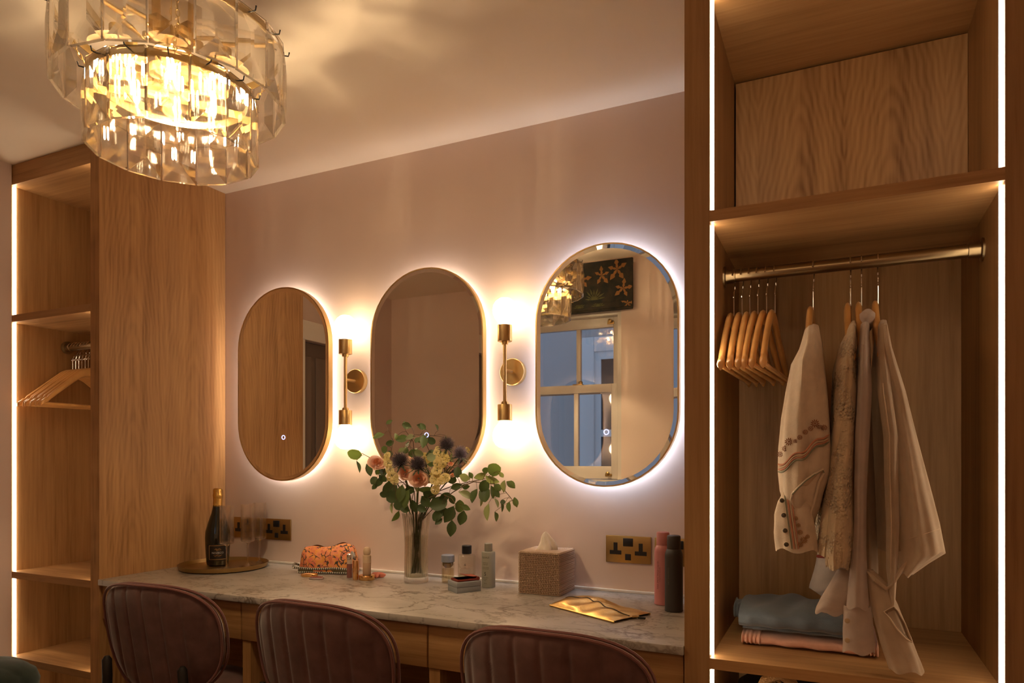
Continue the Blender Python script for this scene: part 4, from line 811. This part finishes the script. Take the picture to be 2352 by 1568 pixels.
# ------------------------------------------------------------------ hangers
def hanger_parts(t, bar=True, hook=.9, spin=0.0):
    """local frame: rail axis through the origin, hanger across it in the local yz plane"""
    H = .21
    def top(q):
        d = abs(q)/H; f = d-.125 if d > .25 else 2*d*d
        return -.088-.150*f/.875-(.0045 if .84 < d < .89 else 0)
    def sec(u, v):
        y = -H+2*H*u; z = top(y); e = abs(y)/H; th = .0075+.0015*(e > .9); hh = .024+.012*(1-e)**2 if e < .95 else .019
        bow = .012*(e**2)
        a = 2*PI*v
        return Vector((th*cos(a)*(1 if e < 1 else .5)+bow-.006, y, z-hh*.5+hh*.5*sin(a)))
    m = MB(); nu = 61; n = 12
    vs = [sec(i/(nu-1), j/n) for i in range(nu) for j in range(n)]
    m.add(vs, [(i*n+j, i*n+(j+1) % n, (i+1)*n+(j+1) % n, (i+1)*n+j) for i in range(nu-1) for j in range(n)]+[tuple(range(n))[::-1], tuple((nu-1)*n+j for j in range(n))])
    m.build('wooden_arms', M['hanger'], t, world=False, ang=80)
    if bar: MB().tube([(.006, -H+.012, -.245), (.006, H-.012, -.245)], .0055, 10).build('trouser_bar', M['hanger'], t, world=False)
    pts = [(0, 0, -.098), (0, 0, -.048)]
    cz = .004; r = .022
    for k in range(14): a = -PI/2+hook+ (PI*1.45)*k/13-hook; pts.append((.002*k/13, r*sin(-a-PI/2)*-1 if False else r*cos(a+PI), cz-.003+r*sin(a)*1.0))
    pts = [(0, 0, -.098), (0, 0, -.050), (0, .004, -.034), (0, .018, -.026)]+[(0, .0235*cos(a), -.004+.0235*sin(a)) for a in [(-.75+k*(PI+.55)/13) for k in range(14)]]
    MB().tube(pts, .0016, 8).build('hook', M['steel'], t, world=False)
    MB().tube([(0, .0045*cos(a), -.050+.004*sin(a)) for a in [2*PI*k/12 for k in range(12)]], .0012, 6, closed=True).build('hook_twist', M['steel'], t, world=False)
ZR, YR = 1.637-.0035, 1.81
hgr = thing('coat_hanger', 'empty wooden hanger at the wardrobe left side, nearest the light strip', 'hanger', (-.2345, YR, ZR), R(-2), 'empty wooden hangers in the right wardrobe'); hanger_parts(hgr)
for i, lab in enumerate(('second', 'third', 'fourth', 'fifth', 'sixth')):
    dup(hgr, ((-.2150, -.1965, -.1775, -.1570, -.1375)[i], YR, ZR), R((-2, -2, -4, -5, -4)[i]), 'empty wooden hanger, %s from the light strip on the right wardrobe rail' % lab)
for i, lab in enumerate(('first', 'second', 'third', 'fourth', 'fifth', 'sixth', 'seventh')):
    h = dup(hgr, (-2.852+.0200*i, YR, ZR), R((-3, 1, -1, 2, -2, 1, 3)[i]), 'empty wooden hanger, %s along the left wardrobe rail from the wall' % lab); h['group'] = 'empty wooden hangers in the left wardrobe'

# ------------------------------------------------------------------ hanging clothes (right wardrobe)
lin = cloth('natural linen', (.60, .46, .32)); ivory = cloth('ivory cotton', (.62, .50, .37)); lacem = cloth('cream lace', (.56, .43, .28), lace=1); pale = cloth('pale voile', (.60, .49, .42), sheer=.12); sheer = cloth('sheer gauze', (.60, .47, .34), sheer=.16); shade = cloth('sheer lining', (.48, .36, .25), sheer=.18)
def rowat(rows, y):
    for a, b in zip(rows, rows[1:]):
        if a[0] <= y <= b[0]:
            q = (y-a[0])/max(1e-6, b[0]-a[0]); return [a[i]+(b[i]-a[i])*q for i in range(len(a))]
    return list(rows[-1] if y > rows[-1][0] else rows[0])
def drape(rows, folds=5, amp=.10, seed=0, n=56, sub=5, ruffle=0.0):
    """rows: (pixel row, left, right, depth Y of the middle, half depth); a cloth tube whose outline passes through them"""
    rg = random.Random(seed); ph = [rg.uniform(0, 6.28) for _ in range(6)]; b = MB(); vs = []; ys = []
    for a, c in zip(rows, rows[1:]):
        for k in range(sub): ys.append(a[0]+(c[0]-a[0])*k/sub)
    ys.append(rows[-1][0]); m = len(ys)
    for k, y in enumerate(ys):
        _, xl, xr, Y, d = rowat(rows, y); fy = max(.9, Y-d*.4); p0, p1 = at(xl, y, fy), at(xr, y, fy); c = (p0+p1)/2; hw = (p1-p0).length/2; t = k/max(1, m-1)
        for i in range(n):
            a = 2*PI*i/n
            f = 1+amp*(.35+.65*t)*(.6*sin(folds*a+ph[0]+2.2*t)+.4*sin((folds*2+1)*a+ph[1]-3*t))+.03*sin(3*a+14*t+ph[2])+ruffle*t**6*sin(17*a+ph[3])
            fx = 1+(f-1)*.5
            vs.append(Vector((c.x+hw*cos(a)*min(fx, 1.04), Y+d*sin(a)*f, p0.z+.004*sin(4*a+ph[4])*t)))
    b.add(vs, [(k*n+i, k*n+(i+1) % n, (k+1)*n+(i+1) % n, (k+1)*n+i) for k in range(m-1) for i in range(n)]); return b
def surf(rows, x, y, lift=.002):
    _, xl, xr, Y, d = rowat(rows, y); u = max(-1, min(1, (2*x-xl-xr)/max(1, xr-xl))); return at(x, y, Y-d*math.sqrt(max(0, 1-u*u))-lift)
def garment(name, label, cat, x, rows_list, hx):
    h = dup(hgr, (hx, YR, ZR), R(-2)); h['label'] = label[1]; h['group'] = 'wooden hangers holding blouses'
    return thing(name, label[0], cat, (hx, YR, ZR-.1), 0, 'cream blouses on the right wardrobe rail')
# 1 embroidered kaftan blouse
g1 = garment('embroidered_blouse', ('ivory blouse with rust embroidery and buttoned cuff, leftmost of the hanging blouses', 'wooden hanger holding the embroidered ivory blouse'), 'blouse', 0, 0, -.051)
drape([(752, 1852, 1880, 1.815, .030), (785, 1842, 1888, 1.83, .12), (840, 1836, 1893, 1.86, .20), (960, 1832, 1905, 1.86, .20), (1130, 1835, 1908, 1.86, .19), (1235, 1840, 1905, 1.86, .17)], 4, .10, 3).build('body', ivory, g1)
SL1 = [(748, 1852, 1880, 1.785, .035), (758, 1847, 1882, 1.745, .075), (775, 1842, 1885, 1.715, .100), (800, 1834, 1890, 1.69, .105), (835, 1816, 1893, 1.66, .085), (900, 1804, 1899, 1.625, .05), (960, 1794, 1903, 1.62, .052), (1030, 1788, 1907, 1.62, .052), (1085, 1787, 1905, 1.62, .050), (1130, 1790, 1890, 1.62, .045), (1165, 1800, 1882, 1.625, .038), (1198, 1842, 1868, 1.63, .02)]
sl = drape(SL1, 4, .17, 8, 64).build('sleeve', ivory, g1)
for dy, m, r in ((0, pm('salmon embroidery', (.50, .22, .13), .8), .0020), (6, pm('cream braid', (.60, .45, .30), .8), .0016), (11, bpy.data.materials['salmon embroidery'], .0014), (17, pm('sage embroidery', (.20, .20, .13), .8), .0016)):
    MB().tube([surf(SL1, 1788+115*q/30, 1066-72*(q/30)**1.15+dy+5*sin(q*.5), .004) for q in range(31)], r, 6).build('embroidered_band', m, sl)
rus = pm('rust embroidery', (.26, .095, .042), .85)
def rosette(par, p, r, m, vdir=Vector((0, -1, .1))):
    b = MB(); q = vdir.to_track_quat('Z', 'Y').to_matrix().to_4x4(); T = Matrix.Translation(p) @ q; b.ball((0, 0, .0006), r*.25, r*.25, .0012, 8, 5)
    for i in range(11):
        a = 2*PI*i/11; c = Vector((r*.66*cos(a), r*.66*sin(a), .0005)); bb = MB().ball((0, 0, 0), r*.36, r*.13, .0011, 7, 5); bb.xf(Matrix.Translation(c) @ Matrix.Rotation(a, 4, 'Z')); b.add(bb.v, bb.f)
    b.xf(T); b.build('embroidered_flower', m, par)
for x, y, r in ((1812, 1014, 9), (1872, 972, 9), (1893, 982, 7), (1803, 1030, 7), (1792, 1043, 7), (1837, 1004, 6), (1850, 992, 6), (1862, 984, 6), (1827, 1013, 5), (1882, 980, 5)): rosette(sl, surf(SL1, x, y, .004), r*.00098, rus)
# turned-back ruffled cuff opening
cu = [Vector(surf(SL1, x, y, .006)) for x, y in ((1820, 1134), (1835, 1118), (1852, 1102), (1872, 1088), (1890, 1078), (1893, 1084), (1882, 1105), (1876, 1130), (1868, 1160), (1860, 1184), (1852, 1190), (1838, 1180), (1822, 1162), (1817, 1146))]
MB().tube(cu, .0028, 8, closed=True).build('cuff_edge', ivory, sl)
MB().tube([p+Vector((0, -.002, -.001)) for p in cu[:6]], .0014, 6).build('cuff_stitching', bpy.data.materials['sage embroidery'], sl)
cen = sum(cu, Vector())/len(cu)+Vector((0, .016, 0)); MB().add([cen]+cu, [(0, i+1, (i+1) % len(cu)+1) for i in range(len(cu))]).build('cuff_inside', lin, sl)
CF1 = [(1128, 1800, 1880, 1.605, .010), (1150, 1787, 1862, 1.60, .014), (1180, 1779, 1868, 1.60, .018), (1220, 1777, 1875, 1.60, .020), (1262, 1781, 1882, 1.60, .022)]
cf = drape(CF1, 3, .12, 5, 48, 5, .04).build('cuff', ivory, g1)
for x, y in ((1796, 1149), (1800, 1183), (1803, 1218), (1806, 1250)):
    p = surf(CF1, x, y, .0026); MB().lathe([(0, -.0010), (.0045, -.0010), (.0050, .0004), (.0042, .0014), (.0030, .0008), (.0016, .0020), (0, .0022)], n=16).xf(Matrix.Translation(p) @ Matrix.Rotation(PI/2, 4, 'X')).build('button', pm('dark pearl button', (.09, .065, .04), .3, .5) if y < 1160 else bpy.data.materials['dark pearl button'], cf)
for dx, m, r in ((0, bpy.data.materials['sage embroidery'], .0013), (6, bpy.data.materials['salmon embroidery'], .0016), (11, bpy.data.materials['cream braid'], .0013), (15, bpy.data.materials['salmon embroidery'], .0013)):
    MB().tube([surf(CF1, 1802+dx+17*q/16, 1138+122*q/16, .003) for q in range(17)], r, 6).build('embroidered_band', m, cf)
for x, y, r in ((1828, 1190, 5), (1834, 1206, 5), (1838, 1222, 6), (1846, 1240, 8), (1838, 1250, 6), (1855, 1232, 5)): rosette(cf, surf(CF1, x, y, .003), r*.00098, pm('amber beading', (.30, .13, .03), .5) if r == 5 and y == 1190 else bpy.data.materials['amber beading'])
# its far sleeve, hanging behind
FS = [(1240, 1882, 1940, 1.90, .03), (1290, 1874, 1945, 1.90, .03), (1335, 1862, 1940, 1.90, .028), (1352, 1858, 1930, 1.90, .026), (1364, 1880, 1915, 1.90, .02)]
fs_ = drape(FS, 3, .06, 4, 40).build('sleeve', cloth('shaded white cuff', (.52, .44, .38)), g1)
MB().tube([surf(FS, 1878+54*q/10, 1277+3*q/10, .002) for q in range(11)], .004, 6).build('embroidered_band', pm('red embroidery', (.30, .05, .035), .8), fs_)
# 2 cream lace blouse
g2 = garment('lace_blouse', ('cream lace blouse with ragged scalloped hem next to the embroidered one', 'wooden hanger holding the cream lace blouse'), 'blouse', 0, 0, .029)
B2 = [(739, 1952, 1968, 1.812, .018), (765, 1942, 1968, 1.76, .08), (795, 1926, 1968, 1.73, .12), (850, 1912, 1967, 1.72, .13), (920, 1908, 1965, 1.72, .13), (1000, 1904, 1957, 1.72, .13), (1080, 1894, 1957, 1.72, .13), (1150, 1880, 1957, 1.72, .13), (1215, 1868, 1956, 1.72, .13), (1262, 1862, 1952, 1.72, .13)]
drape(B2, 3, .12, 2, 72, 5, .05).build('body', lacem, g2)
S2 = [(742, 1950, 1968, 1.77, .05), (760, 1944, 1968, 1.72, .09), (800, 1935, 1970, 1.67, .08), (900, 1930, 1968, 1.615, .03), (1000, 1922, 1962, 1.61, .03), (1100, 1908, 1958, 1.605, .032), (1200, 1898, 1958, 1.60, .034), (1270, 1892, 1956, 1.60, .036), (1302, 1896, 1950, 1.60, .034)]
s2 = drape(S2, 3, .14, 6, 64, 5, .07).build('sleeve', lacem, g2)
rg = random.Random(9)
b = MB()
for i in range(230):
    q = rg.random()**.6; y = 860+430*q; r_ = rowat(S2, y); u = rg.gauss(-.25+.3*sin(y*.012), .25); x = (r_[1]+r_[2])/2+max(-.9, min(.9, u))*(r_[2]-r_[1])/2; p = surf(S2, x, y, .0012); a = rg.uniform(0, 6)
    for k in range(3): b.add(*(lambda m_: (m_.v, m_.f))(MB().ball((0, 0, 0), .0032, .0009, .0013, 6, 4).xf(Matrix.Translation(p) @ Matrix.Rotation(a+k*1.05, 4, 'Y'))))
o = b.build('lace_applique', cloth('lace thread', (.60, .47, .31)), s2); o['kind'] = 'stuff'
# 3 pale shirt with buttoned cuff
g3 = garment('voile_shirt', ('pale narrow shirt with raised collar and long buttoned cuff', 'wooden hanger holding the pale voile shirt'), 'shirt', 0, 0, .052)
drape([(745, 1974, 2000, 1.80, .04), (770, 1971, 1998, 1.78, .10), (850, 1968, 2001, 1.78, .15), (950, 1964, 2004, 1.78, .16), (1100, 1962, 2012, 1.78, .16), (1300, 1960, 2020, 1.78, .16), (1400, 1955, 2020, 1.78, .15)], 4, .08, 12).build('body', shade, g3)
S3 = [(748, 1974, 1998, 1.74, .08), (760, 1973, 1998, 1.71, .09), (800, 1970, 2000, 1.66, .08), (900, 1969, 2003, 1.60, .026), (1000, 1964, 1998, 1.60, .024), (1100, 1962, 1992, 1.60, .022), (1200, 1961, 1990, 1.60, .022), (1260, 1958, 1990, 1.60, .024), (1330, 1950, 1992, 1.60, .028), (1392, 1944, 1996, 1.60, .032)]
s3 = drape(S3, 3, .12, 14, 56).build('sleeve', pale, g3)
K3 = [(1390, 1938, 2000, 1.598, .018), (1405, 1937, 2003, 1.598, .019), (1450, 1936, 2008, 1.598, .019), (1494, 1935, 2010, 1.598, .019)]
k3 = drape(K3, 2, .03, 3, 56).build('cuff', pale, s3)
for y in (1425, 1470): MB().lathe([(0, 0), (.0050, 0), (.0052, .0012), (.0040, .0016), (0, .0010)], n=16).xf(Matrix.Translation(surf(K3, 1946, y, .0015)) @ Matrix.Rotation(PI/2, 4, 'X')).build('button', pm('pearl button', (.50, .38, .24), .3) if y < 1440 else bpy.data.materials['pearl button'], k3)
TA = [(1305, 1925, 1962, 1.62, .012), (1335, 1908, 1962, 1.615, .014), (1370, 1888, 1958, 1.61, .016), (1395, 1874, 1950, 1.61, .016), (1406, 1872, 1942, 1.61, .015)]
drape(TA, 2, .06, 7, 40).build('shirt_tail', pale, g3)
CO = [(712, 1984, 2002, 1.745, .02), (722, 1973, 2012, 1.745, .045), (735, 1970, 2014, 1.745, .05), (748, 1972, 2006, 1.745, .048), (756, 1976, 1998, 1.745, .04)]
drape(CO, 2, .04, 2, 40).build('collar', pale, g3)
# 4 sheer flared tunic
g4 = garment('gauze_tunic', ('wide flared sheer tunic furthest right on the rail, cuffed sleeve touching the shelf', 'wooden hanger holding the flared sheer tunic'), 'tunic', 0, 0, .086)
B4 = [(737, 2014, 2037, 1.812, .02), (765, 2012, 2042, 1.79, .09), (800, 2008, 2050, 1.78, .14), (850, 2004, 2066, 1.78, .16), (900, 2002, 2082, 1.78, .165), (1000, 1998, 2108, 1.78, .17), (1100, 1995, 2134, 1.78, .175), (1200, 1993, 2160, 1.78, .18), (1250, 1993, 2171, 1.78, .18)]
drape(B4, 4, .10, 21, 80).build('body', shade, g4)
FR = [(742, 2018, 2038, 1.76, .06), (756, 2020, 2041, 1.71, .09), (800, 2020, 2050, 1.665, .075), (850, 2030, 2066, 1.625, .035), (900, 2040, 2082, 1.62, .035), (1000, 2052, 2107, 1.62, .036), (1100, 2058, 2133, 1.62, .038), (1200, 2060, 2159, 1.62, .040), (1266, 2062, 2172, 1.62, .040), (1290, 2064, 2134, 1.62, .036), (1318, 2066, 2096, 1.62, .030)]
f4 = drape(FR, 4, .16, 23, 72).build('front_panel', sheer, g4)
MB().tube([surf(FR, 2088+70*q/12, 1236-22*(q/12)**1.2, .0015) for q in range(13)], .0007, 5).build('hem_seam', lin, f4)
S4 = [(740, 2016, 2036, 1.77, .05), (752, 2014, 2037, 1.73, .09), (800, 2012, 2040, 1.66, .07), (900, 2016, 2050, 1.595, .022), (1000, 2030, 2064, 1.59, .020), (1100, 2032, 2064, 1.59, .020), (1200, 2036, 2066, 1.59, .020), (1300, 2036, 2062, 1.59, .019), (1360, 2042, 2058, 1.59, .015), (1388, 2046, 2056, 1.59, .012)]
s4 = drape(S4, 3, .16, 25, 48).build('sleeve', sheer, g4)
MB().tube([surf(S4, (lambda r_: r_[1]*.62+r_[2]*.38)(rowat(S4, y)), y, .001) for y in range(880, 1330, 15)], .0011, 5).build('seam', lin, s4)
CU = [(1308, 1990, 2006, 1.60, .012), (1340, 1994, 2040, 1.60, .018), (1385, 2000, 2064, 1.60, .022), (1430, 2008, 2082, 1.60, .024), (1480, 2022, 2102, 1.60, .024), (1515, 2034, 2116, 1.60, .023), (1538, 2042, 2123, 1.60, .022)]
c4_ = drape(CU, 4, .10, 27, 64).build('cuff', sheer, g4)
op = [surf(CU, x, y, .003) for x, y in ((2052, 1392), (2062, 1402), (2078, 1430), (2090, 1462), (2094, 1474), (2080, 1466), (2060, 1444), (2044, 1420), (2030, 1404))]
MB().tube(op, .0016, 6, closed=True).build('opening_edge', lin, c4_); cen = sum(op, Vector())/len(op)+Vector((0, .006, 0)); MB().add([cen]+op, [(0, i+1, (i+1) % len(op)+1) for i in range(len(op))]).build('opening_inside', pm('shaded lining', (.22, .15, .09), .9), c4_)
tie = [surf(CU, 1992, 1312, .004), surf(CU, 2010, 1332, .006), surf(CU, 2036, 1352, .006), at(2050, 1342, 1.575), at(2066, 1312, 1.58), at(2084, 1288, 1.59)]
MB().tube(tie, [.002, .006, .005, .003, .005, .001], 8).xf(Matrix.Identity(4)).build('cuff_tie', sheer, c4_)

# ------------------------------------------------------------------ folded clothes and basket in the right wardrobe
den = cloth('blue denim', (.105, .125, .145), weave=420); pnk = cloth('pink cotton twill', (.62, .33, .23))
def slab(x0, x1, y0, y1, z0, h, seed, wav=.004, nose=.5):
    rg = random.Random(seed); ph = [rg.uniform(0, 6) for _ in range(4)]
    def fn(u, v):
        a = 2*PI*u; e = 3.4; ca, sa = cos(a), sin(a); r = (abs(ca)**e+abs(sa)**e)**(-1/e); yy = r*ca; zz = r*sa
        x = x0+(x1-x0)*v; y = (y0+y1)/2+(y1-y0)/2*yy+.004*sin(9*v*3+ph[0]); z = z0+h*.5+h*.5*zz
        if zz > 0: z += wav*(sin(11*v+ph[1]+2*yy)+.6*sin(23*v+ph[2]-3*yy))*zz
        return (x, y, max(z0, z))
    m = MB(); n = 56; k = 40; m.grid(fn, n, k, wrap=True); m.f += [tuple(range(n))[::-1], tuple((k-1)*n+i for i in range(n))]; return m
pt_ = thing('folded_trousers', 'folded pink cotton trousers under the blue jeans on the wardrobe shelf', 'trousers', (-.07, 1.85, .732))
slab(-.205, .082, 1.735, 1.985, .7322, .030, 3, .0015).build('fold', pnk, pt_, ang=60); tu = slab(-.207, -.165, 1.731, 1.96, .7322, .033, 5, .001); tu.build('turn_up', pnk, pt_, ang=60); slab(.055, .084, 1.733, 1.98, .7322, .031, 6, .001).build('turn_up', pnk, pt_, ang=60)
jn = thing('folded_jeans', 'folded blue denim jeans on top of the pink trousers', 'jeans', (-.07, 1.86, .766))
slab(-.206, .058, 1.742, 1.99, .7665, .018, 8, .001).build('lower_fold', den, jn, ang=60); slab(-.213, .062, 1.724, 1.99, .772, .050, 9, .0050).build('upper_fold', den, jn, ang=60)
slab(-.240, -.205, 1.84, 1.93, .770, .040, 4, .002).build('waistband', den, jn, ang=60); MB().tube([(-.241, 1.845+.08*q/8, .800) for q in range(9)], .0008, 5).build('stitching', pm('orange stitching', (.35, .14, .04), .8), jn)
bk = thing('basket', 'dark woven basket with frayed rope handle in the lowest compartment', 'basket', (.02, 1.85, .085))
b = MB()
for k in range(19): z = .1005+.028*k; rr = .20+.02*k/19; b.tube([(.02+rr*1.08*cos(2*PI*i/48), 1.855+rr*.92*sin(2*PI*i/48), z+.004*sin(12*PI*i/48+k*PI)) for i in range(48)], .0145, 7, closed=True)
o = b.build('coiled_weave', pm('dark woven seagrass', (.030, .020, .012), .8), bk)
h_ = [(-.165, 1.70, .58), (-.168, 1.69, .63), (-.150, 1.68, .672), (-.118, 1.675, .688), (-.09, 1.675, .676), (-.07, 1.68, .64)]
MB().tube(h_, .010, 10).build('rope_handle', pm('tan rope', (.34, .19, .07), .9, bmp=.8, bs=300), bk); b = MB(); rg = random.Random(4)
for i in range(120):
    p = Vector(h_[1]).lerp(Vector(h_[3]), rg.random()); d = Vector((rg.uniform(-1, 1), rg.uniform(-1, .3), rg.uniform(-1, .6))).normalized(); b.tube([p, p+d*.016, p+d*.022+Vector((0, 0, -.004))], .0005, 3)
o = b.build('frayed_fibres', bpy.data.materials['tan rope'], bk); o['kind'] = 'stuff'
